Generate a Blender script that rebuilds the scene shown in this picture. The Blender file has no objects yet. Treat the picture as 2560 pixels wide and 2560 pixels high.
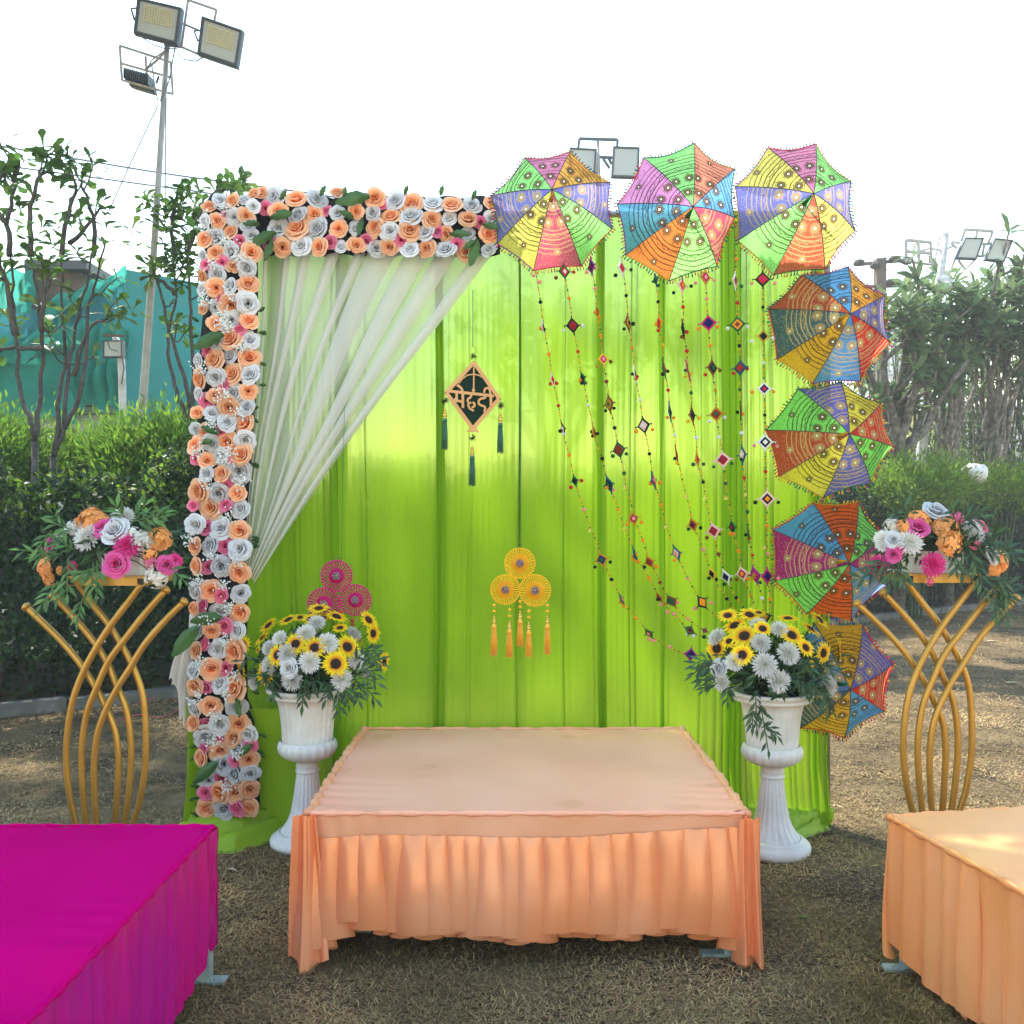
import bpy, math, random
import numpy as np
from mathutils import Vector, Matrix, Quaternion
R = math.radians
random.seed(7)
rng = np.random.default_rng(11)
scene = bpy.context.scene
# ------------------------------------------------------------------ camera, sky, sun, exposure
FPX = 2355.0; EYE = 1.55                      # focal length in photo pixels (2560 wide), eye height in metres
cam_d = bpy.data.cameras.new('camera'); cam = bpy.data.objects.new('camera', cam_d)
scene.collection.objects.link(cam); scene.camera = cam
cam.location = (0, 0, EYE); cam.rotation_euler = (R(90), 0, 0)
cam_d.sensor_width = 36; cam_d.lens = 36*FPX/2560; cam_d.clip_start = 0.05; cam_d.clip_end = 600
SUN_EL, SUN_AZ = 52.0, -35.0                  # azimuth from +Y (view direction) towards +X
world = bpy.data.worlds.new('World'); scene.world = world; world.use_nodes = True
wn = world.node_tree; bg = wn.nodes['Background']
sky = wn.nodes.new('ShaderNodeTexSky'); sky.sky_type = 'NISHITA'; sky.sun_disc = False
sky.sun_elevation = R(SUN_EL); sky.sun_rotation = R(SUN_AZ)
sky.air_density = 2.1; sky.dust_density = 0.3; sky.ozone_density = 1.5; sky.altitude = 0
wn.links.new(sky.outputs[0], bg.inputs[0]); bg.inputs[1].default_value = 0.145
sd = bpy.data.lights.new('sun', 'SUN'); sun = bpy.data.objects.new('sun', sd); scene.collection.objects.link(sun)
sd.energy = 3.6; sd.angle = R(1.2); sd.color = (1.0, 0.93, 0.82)
sdir = Vector((math.sin(R(SUN_AZ))*math.cos(R(SUN_EL)), math.cos(R(SUN_AZ))*math.cos(R(SUN_EL)), math.sin(R(SUN_EL))))
sun.rotation_euler = sdir.to_track_quat('Z', 'Y').to_euler(); sun.location = (-8, 14, 20)
vs = scene.view_settings; vs.view_transform = 'Standard'; vs.look = 'None'; vs.gamma = 1; vs.exposure = 1.62
vs.use_curve_mapping = False
scene.render.engine = 'CYCLES'
scene.cycles.transparent_max_bounces = 24; scene.cycles.max_bounces = 8

# ------------------------------------------------------------------ helpers
def P(px, py, d):                             # photo pixel at distance d -> point in the place
    return Vector(((px-1280)/FPX*d, d, EYE-(py-1280)/FPX*d))
def Z(ox, oy, s):                             # measured enlargement -> photo pixel
    return lambda x, y: (ox+x/s, oy+y/s)
zA=Z(460,440,4.83); zB=Z(0,640,3.02); zC=Z(0,1240,2.195); zE=Z(860,440,4.39)
zH=Z(1300,640,3.22); zI=Z(1700,640,3.22); zJ=Z(1400,1200,3.22); zS=Z(1050,820,4.39); zF=Z(720,1340,2.76)
zU1=Z(560,1500,2.76); zU2=Z(1700,1500,2.76); zL=Z(0,1240,3.864); zR=Z(2100,1220,4.2); zT=Z(0,0,3.02); zP=Z(2160,540,2.76)
WO = {}
def wloc(o): return WO.get(o.name, Vector((0,0,0))) if o else Vector((0,0,0))
def tag(o, label=None, cat=None, group=None, kind=None):
    if label: o['label'] = label
    if cat: o['category'] = cat
    if group: o['group'] = group
    if kind: o['kind'] = kind
    return o
def thing(name, loc, label, cat, group=None):
    o = bpy.data.objects.new(name, None); scene.collection.objects.link(o)
    o.location = loc; o.empty_display_size = .05; WO[o.name] = Vector(loc)
    return tag(o, label, cat, group)
def inst(name, mesh, parent, pos, quat=None, sc=1.0, mat=None):      # shared-mesh piece at a world position
    o = bpy.data.objects.new(name, mesh); scene.collection.objects.link(o)
    o.parent = parent; o.location = Vector(pos)-wloc(parent)
    if quat is not None: o.rotation_mode = 'QUATERNION'; o.rotation_quaternion = quat
    o.scale = (sc,)*3 if not hasattr(sc, '__len__') else sc
    WO[o.name] = Vector(pos)
    return o
class MB:
    def __init__(s): s.v=[]; s.f=[]; s.m=[]; s.uv=[]
    def add(s, vs_, fs, mi=0, uv=None):
        b=len(s.v); s.v+= [tuple(v) for v in vs_]
        for f in fs: s.f.append(tuple(i+b for i in f)); s.m.append(mi)
        if uv is not None: s.uv += uv
    def grid(s, pts, nu, nv, mi=0, closed=False, uv=None):           # pts[j*nu+i]
        fs=[]
        for j in range(nv-1):
            for i in range(nu if closed else nu-1):
                a=j*nu+i; b=j*nu+(i+1)%nu
                fs.append((a,b,b+nu,a+nu))
        s.add(pts, fs, mi, uv)
    def box(s, c, h, mi=0, M=None):
        vs_=[]
        for z in (-1,1):
            for y in (-1,1):
                for x in (-1,1):
                    p=Vector((x*h[0],y*h[1],z*h[2]))
                    if M is not None: p = M@p
                    vs_.append(p+Vector(c))
        s.add(vs_, [(0,2,3,1),(4,5,7,6),(0,1,5,4),(2,6,7,3),(0,4,6,2),(1,3,7,5)], mi)
    def tube(s, pts, rad, n=8, mi=0, cap=True):
        pts=[Vector(p) for p in pts]; k=len(pts)
        if not hasattr(rad,'__len__'): rad=[rad]*k
        if len(rad)!=k: rad=list(np.interp(np.linspace(0,1,k),np.linspace(0,1,len(rad)),rad))
        t=(pts[1]-pts[0]).normalized(); u=t.orthogonal().normalized(); out=[]
        for i in range(k):
            if i==0: t=pts[1]-pts[0]
            elif i==k-1: t=pts[-1]-pts[-2]
            else: t=pts[i+1]-pts[i-1]
            if t.length<1e-9: t=Vector((0,0,1))
            t.normalize(); u=(u-t*u.dot(t))
            if u.length<1e-6: u=t.orthogonal()
            u.normalize(); w=t.cross(u)
            for a in range(n):
                an=2*math.pi*a/n
                out.append(pts[i]+(u*math.cos(an)+w*math.sin(an))*rad[i])
        fs=[]
        for j in range(k-1):
            for i in range(n):
                a=j*n+i; b=j*n+(i+1)%n
                fs.append((a,b,b+n,a+n))
        if cap: fs.append(tuple(range(n-1,-1,-1))); fs.append(tuple(range((k-1)*n,k*n)))
        s.add(out, fs, mi)
    def ball(s, c, r, nu=8, nv=6, mi=0):
        if not hasattr(r,'__len__'): r=(r,r,r)
        pts=[]
        for j in range(nv+1):
            th=math.pi*j/nv
            for i in range(nu):
                ph=2*math.pi*i/nu
                pts.append((c[0]+r[0]*math.sin(th)*math.cos(ph), c[1]+r[1]*math.sin(th)*math.sin(ph), c[2]+r[2]*math.cos(th)))
        s.grid(pts,nu,nv+1,mi,True)
    def ribbon(s, pts, w, y0, y1, mi=0):      # flat letter stroke in the XZ plane, y0 front, y1 back
        pts=[Vector((p[0],p[1])) for p in pts]; L=[];Rr=[]
        for i,p in enumerate(pts):
            t=(pts[min(i+1,len(pts)-1)]-pts[max(i-1,0)]).normalized(); nrm=Vector((-t.y,t.x))*w/2
            L.append(p+nrm); Rr.append(p-nrm)
        k=len(pts); vs_=[]
        for y in (y0,y1):
            vs_+=[(q.x,y,q.y) for q in L]; vs_+=[(q.x,y,q.y) for q in Rr]
        fs=[]
        for i in range(k-1):
            fs.append((i,i+1,k+i+1,k+i)); fs.append((2*k+i,3*k+i,3*k+i+1,2*k+i+1))
            fs.append((i,2*k+i,2*k+i+1,i+1)); fs.append((k+i,k+i+1,3*k+i+1,3*k+i))
        fs.append((0,k,3*k,2*k)); fs.append((k-1,3*k-1,4*k-1,2*k-1))
        s.add(vs_,fs,mi)
    def mesh(s, name, mats, smooth=True, origin=(0,0,0)):
        me=bpy.data.meshes.new(name); o=Vector(origin)
        me.from_pydata([tuple(Vector(v)-o) for v in s.v],[],s.f)
        for m in (mats if isinstance(mats,(list,tuple)) else [mats]): me.materials.append(m)
        me.polygons.foreach_set('material_index', s.m)
        if smooth: me.polygons.foreach_set('use_smooth',[True]*len(s.f))
        if s.uv:
            ul=me.uv_layers.new(name='UVMap'); lv=np.empty(len(me.loops),dtype=np.int32); me.loops.foreach_get('vertex_index',lv)
            ul.data.foreach_set('uv', np.array(s.uv,dtype=np.float32)[lv].ravel())
        me.update(); return me
    def build(s, name, mats, parent=None, smooth=True):
        me=s.mesh(name,mats,smooth,wloc(parent)); o=bpy.data.objects.new(name,me); scene.collection.objects.link(o)
        if parent: o.parent=parent; WO[o.name]=wloc(parent).copy()
        return o
def npmesh(name, V, F, mat, parent=None, smooth=False):              # V (n,3), F (m,k)
    V=V-np.array(wloc(parent)); me=bpy.data.meshes.new(name); k=F.shape[1]
    me.vertices.add(len(V)); me.vertices.foreach_set('co',V.astype(np.float32).ravel())
    me.loops.add(F.size); me.loops.foreach_set('vertex_index',F.astype(np.int32).ravel())
    me.polygons.add(len(F)); me.polygons.foreach_set('loop_start',np.arange(0,F.size,k,dtype=np.int32))
    if smooth: me.polygons.foreach_set('use_smooth',np.ones(len(F),dtype=bool))
    me.materials.append(mat); me.update(calc_edges=True); me.validate()
    o=bpy.data.objects.new(name,me); scene.collection.objects.link(o)
    if parent: o.parent=parent; WO[o.name]=wloc(parent).copy()
    return o
def scatter(tv, tf, pos, xd, nd, scale):      # copies of a template leaf: xd = direction of growth, nd = rough normal
    tv=np.array(tv,float); tf=np.array(tf); n=len(pos)
    x=xd/np.linalg.norm(xd,axis=1,keepdims=True); z=nd-(nd*x).sum(1,keepdims=True)*x
    z/= np.linalg.norm(z,axis=1,keepdims=True)+1e-9; y=np.cross(z,x)
    sc=np.asarray(scale).reshape(-1,1,1) if hasattr(scale,'__len__') else scale
    V=(tv[None,:,0:1]*x[:,None]+tv[None,:,1:2]*y[:,None]+tv[None,:,2:3]*z[:,None])*sc+pos[:,None]
    F=tf[None]+(np.arange(n)*len(tv))[:,None,None]
    return V.reshape(-1,3), F.reshape(-1,tf.shape[1])
# leaf templates (length 1)
T_RHOMB=([(0,0,0),(.5,.28,.05),(1,0,0),(.5,-.28,.05)],[(0,1,2,3)])
T_LANCE=([(0,0,0),(.45,.13,.04),(.45,0,-.02),(.45,-.13,.04),(1,0,-.12)],[(0,2,1,1),(0,3,2,2),(1,2,4,4),(2,3,4,4)])
T_PADDLE=([(0,-.03,0),(0,.03,0),(.5,-.09,-.03),(.5,.09,-.03),(.8,-.24,-.1),(.8,.24,-.1),(1,-.1,-.18),(1,.1,-.18)],[(0,1,3,2),(2,3,5,4),(4,5,7,6)])
T_LONG=([(0,-.02,0),(0,.02,0),(.35,-.12,.03),(.35,.12,.03),(.7,-.14,0),(.7,.14,0),(1,-.01,-.14),(1,.01,-.14)],[(0,1,3,2),(2,3,5,4),(4,5,7,6)])
def tri_fix(t): return (t[0],[(a,b,c) for a,b,c,_ in t[1]])
T_LANCE=tri_fix(T_LANCE)

# ------------------------------------------------------------------ materials
def N(nt,t,**k):
    n=nt.nodes.new(t)
    for a,b in k.items(): setattr(n,a,b)
    return n
def mat(name, col, rough=.6, col2=None, nscale=8, namt=1.0, bump=0, bscale=40, spec=.5, transl=0, transp=0, ttint=None,
        metal=0, sheen=0, island=0, coat=0, coords='Object', stretch=None, detail=4, pos=.5, frost=0):
    m=bpy.data.materials.new(name); m.use_nodes=True; nt=m.node_tree; b=nt.nodes['Principled BSDF']; out=nt.nodes['Material Output']
    b.inputs['Base Color'].default_value=(*col,1); b.inputs['Roughness'].default_value=rough
    b.inputs['Specular IOR Level'].default_value=spec; b.inputs['Metallic'].default_value=metal
    b.inputs['Sheen Weight'].default_value=sheen; b.inputs['Coat Weight'].default_value=coat
    csock=None; tc=N(nt,'ShaderNodeTexCoord'); mp=N(nt,'ShaderNodeMapping'); nt.links.new(tc.outputs[coords],mp.inputs[0])
    if stretch: mp.inputs['Scale'].default_value=stretch
    if col2 is not None:
        nz=N(nt,'ShaderNodeTexNoise'); nz.inputs['Scale'].default_value=nscale; nz.inputs['Detail'].default_value=detail
        nt.links.new(mp.outputs[0],nz.inputs['Vector'])
        rp=N(nt,'ShaderNodeValToRGB'); rp.color_ramp.elements[0].position=pos-.5*(1.001-namt)-.0-.12; rp.color_ramp.elements[1].position=pos+.12
        rp.color_ramp.elements[0].color=(*col,1); rp.color_ramp.elements[1].color=(*col2,1)
        nt.links.new(nz.outputs[0],rp.inputs[0]); csock=rp.outputs[0]
    if island:
        g=N(nt,'ShaderNodeNewGeometry'); hs=N(nt,'ShaderNodeHueSaturation')
        mr=N(nt,'ShaderNodeMapRange'); mr.inputs[3].default_value=1-island; mr.inputs[4].default_value=1+island
        nt.links.new(g.outputs['Random Per Island'],mr.inputs[0]); nt.links.new(mr.outputs[0],hs.inputs['Value'])
        mr2=N(nt,'ShaderNodeMapRange'); mr2.inputs[3].default_value=.5-island*.06; mr2.inputs[4].default_value=.5+island*.04
        mm=N(nt,'ShaderNodeMath',operation='MULTIPLY'); mm.inputs[1].default_value=7.31; fr=N(nt,'ShaderNodeMath',operation='FRACT')
        nt.links.new(g.outputs['Random Per Island'],mm.inputs[0]); nt.links.new(mm.outputs[0],fr.inputs[0]); nt.links.new(fr.outputs[0],mr2.inputs[0])
        nt.links.new(mr2.outputs[0],hs.inputs['Hue'])
        if csock: nt.links.new(csock,hs.inputs['Color'])
        else: hs.inputs['Color'].default_value=(*col,1)
        csock=hs.outputs[0]
    if csock: nt.links.new(csock,b.inputs['Base Color'])
    if bump:
        nb=N(nt,'ShaderNodeTexNoise'); nb.inputs['Scale'].default_value=bscale; nb.inputs['Detail'].default_value=5
        nt.links.new(mp.outputs[0],nb.inputs['Vector']); bp=N(nt,'ShaderNodeBump'); bp.inputs['Strength'].default_value=bump; bp.inputs['Distance'].default_value=.01
        nt.links.new(nb.outputs[0],bp.inputs['Height']); nt.links.new(bp.outputs[0],b.inputs['Normal'])
    last=b.outputs[0]
    if transl:
        t=N(nt,'ShaderNodeBsdfTranslucent'); mx=N(nt,'ShaderNodeMixShader'); mx.inputs[0].default_value=transl
        if csock: nt.links.new(csock,t.inputs[0])
        else: t.inputs[0].default_value=(*col,1)
        nt.links.new(last,mx.inputs[1]); nt.links.new(t.outputs[0],mx.inputs[2]); last=mx.outputs[0]
    if frost:                                       # sheer weave: what lies behind shows blurred
        t=N(nt,'ShaderNodeBsdfRefraction'); t.inputs['IOR'].default_value=1.15; t.inputs['Roughness'].default_value=.5; t.inputs[0].default_value=(*(ttint or (1,1,1)),1); mx=N(nt,'ShaderNodeMixShader'); mx.inputs[0].default_value=frost
        nt.links.new(last,mx.inputs[1]); nt.links.new(t.outputs[0],mx.inputs[2]); last=mx.outputs[0]
    if transp:
        t=N(nt,'ShaderNodeBsdfTransparent'); mx=N(nt,'ShaderNodeMixShader'); mx.inputs[0].default_value=transp
        t.inputs[0].default_value=(*(ttint or (1,1,1)),1)
        nt.links.new(last,mx.inputs[1]); nt.links.new(t.outputs[0],mx.inputs[2]); last=mx.outputs[0]
    nt.links.new(last,out.inputs[0]); return m
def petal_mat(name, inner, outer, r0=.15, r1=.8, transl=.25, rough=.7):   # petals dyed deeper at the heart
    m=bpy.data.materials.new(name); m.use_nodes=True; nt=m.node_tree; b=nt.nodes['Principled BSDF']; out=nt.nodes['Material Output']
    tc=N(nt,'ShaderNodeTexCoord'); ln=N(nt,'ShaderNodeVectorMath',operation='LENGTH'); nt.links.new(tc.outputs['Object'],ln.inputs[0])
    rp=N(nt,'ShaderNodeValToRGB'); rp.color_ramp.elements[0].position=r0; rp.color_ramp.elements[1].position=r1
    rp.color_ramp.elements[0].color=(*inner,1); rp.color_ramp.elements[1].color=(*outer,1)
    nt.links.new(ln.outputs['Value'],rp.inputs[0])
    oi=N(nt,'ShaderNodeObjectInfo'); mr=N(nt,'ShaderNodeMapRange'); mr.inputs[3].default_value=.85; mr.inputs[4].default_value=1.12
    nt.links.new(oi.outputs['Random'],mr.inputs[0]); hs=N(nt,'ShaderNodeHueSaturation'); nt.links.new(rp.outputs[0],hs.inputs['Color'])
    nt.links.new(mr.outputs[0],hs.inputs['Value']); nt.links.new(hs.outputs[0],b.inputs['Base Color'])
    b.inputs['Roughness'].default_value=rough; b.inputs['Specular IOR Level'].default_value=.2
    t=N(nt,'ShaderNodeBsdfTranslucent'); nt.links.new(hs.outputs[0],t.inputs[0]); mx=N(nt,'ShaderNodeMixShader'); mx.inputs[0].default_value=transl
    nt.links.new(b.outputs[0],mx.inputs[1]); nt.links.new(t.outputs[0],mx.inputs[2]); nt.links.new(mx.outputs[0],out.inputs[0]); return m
M={}
M['soil']=mat('soil',(.065,.046,.028),.95,(.17,.12,.063),3.0,.9,.8,60,.1)
M['straw']=mat('straw',(.45,.32,.145),.8,(.15,.115,.048),1.2,.9,island=.5,spec=.2,transl=.15,coords='Object')
M['kerb']=mat('kerb_concrete',(.20,.19,.175),.9,(.12,.115,.105),6,.9,.5,40,.2)
M['wall']=mat('grey_render',(.16,.155,.145),.9,(.09,.088,.08),2.5,.9,.3,20,.2)
M['gleaf']=mat('hedge_leaf',(.030,.062,.020),.55,island=.55,transl=.3,spec=.35)
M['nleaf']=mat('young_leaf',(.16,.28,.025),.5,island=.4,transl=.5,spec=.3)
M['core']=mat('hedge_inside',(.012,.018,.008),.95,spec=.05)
M['bushleaf']=mat('feathery_leaf',(.13,.25,.03),.55,island=.4,transl=.5,spec=.3)
M['tleaf']=mat('tree_leaf',(.085,.165,.03),.45,island=.5,transl=.45,spec=.4)
M['rleaf']=mat('plumeria_leaf',(.12,.19,.075),.5,island=.4,transl=.45,spec=.35)
M['bark']=mat('dark_bark',(.060,.052,.050),.9,(.10,.09,.085),20,.9,.4,50,.2)
M['gbark']=mat('grey_bark',(.24,.215,.19),.9,(.10,.085,.07),14,.9,.4,50,.2)
M['pole']=mat('galvanised_pole',(.42,.40,.39),.55,(.33,.31,.30),9,.9,metal=.2)
M['wpole']=mat('white_pole',(.62,.61,.60),.6,(.45,.43,.42),12,.9)
M['dmetal']=mat('dark_grey_metal',(.07,.085,.10),.5,metal=.3)
M['fglass']=mat('lamp_glass',(.42,.44,.42),.25,spec=.6)
M['led']=mat('led_chips',(.62,.56,.30),.5)
M['wire']=mat('cable',(.10,.10,.11),.7)
M['lwire']=mat('far_cable',(.16,.17,.19),.8)
M['net']=mat('green_net',(.03,.31,.25),.8,(.05,.40,.34),1.5,.9,.2,14,.1,transl=.35,transp=.10,ttint=(.3,.9,.75))
M['tarp']=mat('blue_green_tarpaulin',(.03,.25,.25),.6,(.035,.30,.33),1.0,.9,.15,6,.3)
M['tarp2']=mat('teal_sheet',(.05,.30,.36),.6,(.04,.24,.29),1.0,.9,.3,5,.3,transl=.2)
M['pale']=mat('pale_render',(.50,.52,.47),.9,(.36,.40,.35),1.1,.9,.2,20,.2)
M['brown']=mat('weathered_wood',(.16,.12,.10),.9,(.09,.07,.06),4,.9)
M['bwhite']=mat('white_render',(.72,.73,.72),.9,(.60,.61,.61),.6,.9)
M['byellow']=mat('yellow_render',(.72,.66,.22),.9)
M['green']=mat('lime_chiffon',(.30,.51,.013),.75,(.265,.47,.010),1.4,.9,.08,30,.2,transl=.40,transp=.04,ttint=(.80,1.0,.42),frost=.17,stretch=(6,1,.4))
M['greensatin']=mat('lime_satin',(.38,.60,.015),.4,(.32,.52,.01),2,.9,.1,8,.4,transl=.25,sheen=.2)
M['white']=mat('ivory_chiffon',(.70,.68,.65),.8,(.64,.62,.59),1.5,.9,.1,40,.2,transl=.30,transp=.40,ttint=(.95,.95,.92))
M['white2']=mat('ivory_chiffon_folded',(.76,.74,.71),.8,(.70,.68,.65),1.5,.9,.1,40,.2,transl=.30,transp=.20,ttint=(.95,.95,.92))
M['whitetail']=mat('ivory_cloth',(.76,.70,.64),.8,transl=.25,bump=.1)
M['steel']=mat('frame_tube',(.35,.35,.35),.4,metal=.8)
M['fsteel']=mat('painted_leg',(.34,.44,.43),.5,(.25,.33,.32),12,.9)
M['gold']=mat('gold_paint',(.52,.29,.05),.32,(.44,.24,.04),10,.8,.05,80,.5,metal=.45)
M['goldb']=mat('gold_bead',(.75,.52,.12),.3,metal=.8)
M['black']=mat('black_plastic',(.015,.015,.015),.6)
M['plaster']=mat('white_plaster',(.82,.81,.81),.5,(.66,.64,.62),9,.7,.2,70,.4)
M['foam']=mat('white_foam',(.78,.74,.74),.8,bump=.1)
M['mat']=mat('dark_foliage_mat',(.02,.025,.02),.9,(.035,.04,.04),30,.9,.5,60,.1)
M['bigleaf']=mat('silk_leaf',(.05,.12,.035),.5,(.08,.18,.05),6,.9,.1,30,.4,transl=.3)
M['spray']=mat('silk_spray',(.045,.10,.04),.5,island=.45,transl=.25,spec=.4)
M['spray2']=mat('fresh_spray',(.10,.22,.06),.5,island=.35,transl=.35,spec=.4)
M['breath']=mat('babys_breath',(.78,.82,.80),.8)
M['stem']=mat('green_stem',(.05,.09,.03),.7)
M['rose_o']=petal_mat('peach_petal',(1.0,.34,.06),(.95,.62,.42),.22,.95)
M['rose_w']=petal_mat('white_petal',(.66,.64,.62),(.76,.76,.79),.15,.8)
M['rose_p']=petal_mat('pink_petal',(.82,.03,.16),(.88,.30,.46),.15,.95)
M['rose_m']=petal_mat('hot_pink_petal',(.80,.04,.25),(.84,.16,.46),.2,.9)
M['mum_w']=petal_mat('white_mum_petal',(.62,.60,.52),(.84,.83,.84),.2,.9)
M['mum_m']=petal_mat('pink_mum_petal',(.70,.02,.22),(.85,.12,.42),.2,.9)
M['hyd_o']=petal_mat('apricot_petal',(.95,.38,.06),(.90,.50,.22),.1,1)
M['hyd_w']=petal_mat('cream_petal',(.75,.70,.60),(.84,.82,.78),.1,1)
M['hyd_p']=petal_mat('rosy_petal',(.75,.08,.25),(.85,.30,.45),.1,1)
M['sun_y']=petal_mat('sunflower_petal',(.85,.28,.01),(.95,.72,.02),.34,.62)
M['sun_d']=mat('sunflower_disc',(.07,.03,.015),.9,(.02,.01,.008),60,.9,.8,90)
def satin(name, col, deep, rough=.38, spots=False, met=0.):
    m=mat(name,col,rough,deep,2.2,.9,.25,6,.4,transl=.10,metal=met)
    if spots:                                       # water marks on the cloth
        nt=m.node_tree; b=nt.nodes['Principled BSDF']; src=b.inputs['Base Color'].links[0].from_socket
        tc=N(nt,'ShaderNodeTexCoord'); vo=N(nt,'ShaderNodeTexVoronoi'); vo.inputs['Scale'].default_value=7; nt.links.new(tc.outputs['Object'],vo.inputs['Vector'])
        nz=N(nt,'ShaderNodeTexNoise'); nz.inputs['Scale'].default_value=2.3; nt.links.new(tc.outputs['Object'],nz.inputs['Vector'])
        r1=N(nt,'ShaderNodeValToRGB'); r1.color_ramp.elements[0].position=.30; r1.color_ramp.elements[1].position=.36
        r1.color_ramp.elements[0].color=(1,1,1,1); r1.color_ramp.elements[1].color=(0,0,0,1)
        r2=N(nt,'ShaderNodeValToRGB'); r2.color_ramp.elements[0].position=.56; r2.color_ramp.elements[1].position=.60
        nt.links.new(vo.outputs['Distance'],r1.inputs[0]); nt.links.new(nz.outputs[0],r2.inputs[0])
        mu=N(nt,'ShaderNodeMath',operation='MULTIPLY'); nt.links.new(r1.outputs[0],mu.inputs[0]); nt.links.new(r2.outputs[0],mu.inputs[1])
        m2=N(nt,'ShaderNodeMath',operation='MULTIPLY'); m2.inputs[1].default_value=.55; nt.links.new(mu.outputs[0],m2.inputs[0])
        mx=N(nt,'ShaderNodeMixRGB'); mx.inputs[2].default_value=(.80,.36,.20,1); nt.links.new(m2.outputs[0],mx.inputs[0]); nt.links.new(src,mx.inputs[1])
        nt.links.new(mx.outputs[0],b.inputs['Base Color'])
    return m
M['peachtop']=satin('peach_satin_top',(1.0,.49,.34),(.97,.43,.28),.55,True)
M['peach']=satin('peach_satin',(.95,.42,.23),(.92,.32,.13),.27,met=.18)
M['orangetop']=satin('orange_satin_top',(.95,.44,.18),(.92,.40,.15),.5)
M['orange']=satin('orange_satin',(.95,.43,.19),(.92,.35,.12),.30,met=.15)
M['magenta']=satin('magenta_satin',(.60,.0,.165),(.54,.0,.14),.7)
M['magenta'].node_tree.nodes['Principled BSDF'].inputs['Specular IOR Level'].default_value=.0
M['magskirt']=satin('magenta_satin_skirt',(.60,.0,.17),(.46,.0,.24),.36)
PAL={'k':(.010,.022,.02),'g':(.02,.13,.05),'r':(.60,.03,.03),'o':(.95,.30,.02),'p':(.90,.32,.30),'w':(.80,.80,.78),'y':(.85,.52,.03),
     'b':(.22,.06,.03),'n':(.015,.015,.10),'m':(.55,.02,.16),'t':(.01,.10,.16),'u':(.32,.02,.03),'s':(.86,.55,.52),'a':(.50,.28,.02),'v':(.30,.03,.25)}
YARN={k:mat('yarn_'+k,c,.95,bump=.6,bscale=300,spec=.1) for k,c in PAL.items()}
for k,nm in dict(k='black',g='green',r='red',o='orange',p='coral',w='white',y='yellow',b='brown',n='navy',m='magenta',t='teal',u='maroon',s='pale_pink',a='mustard',v='purple').items(): YARN[k].name='yarn_'+nm
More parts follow.
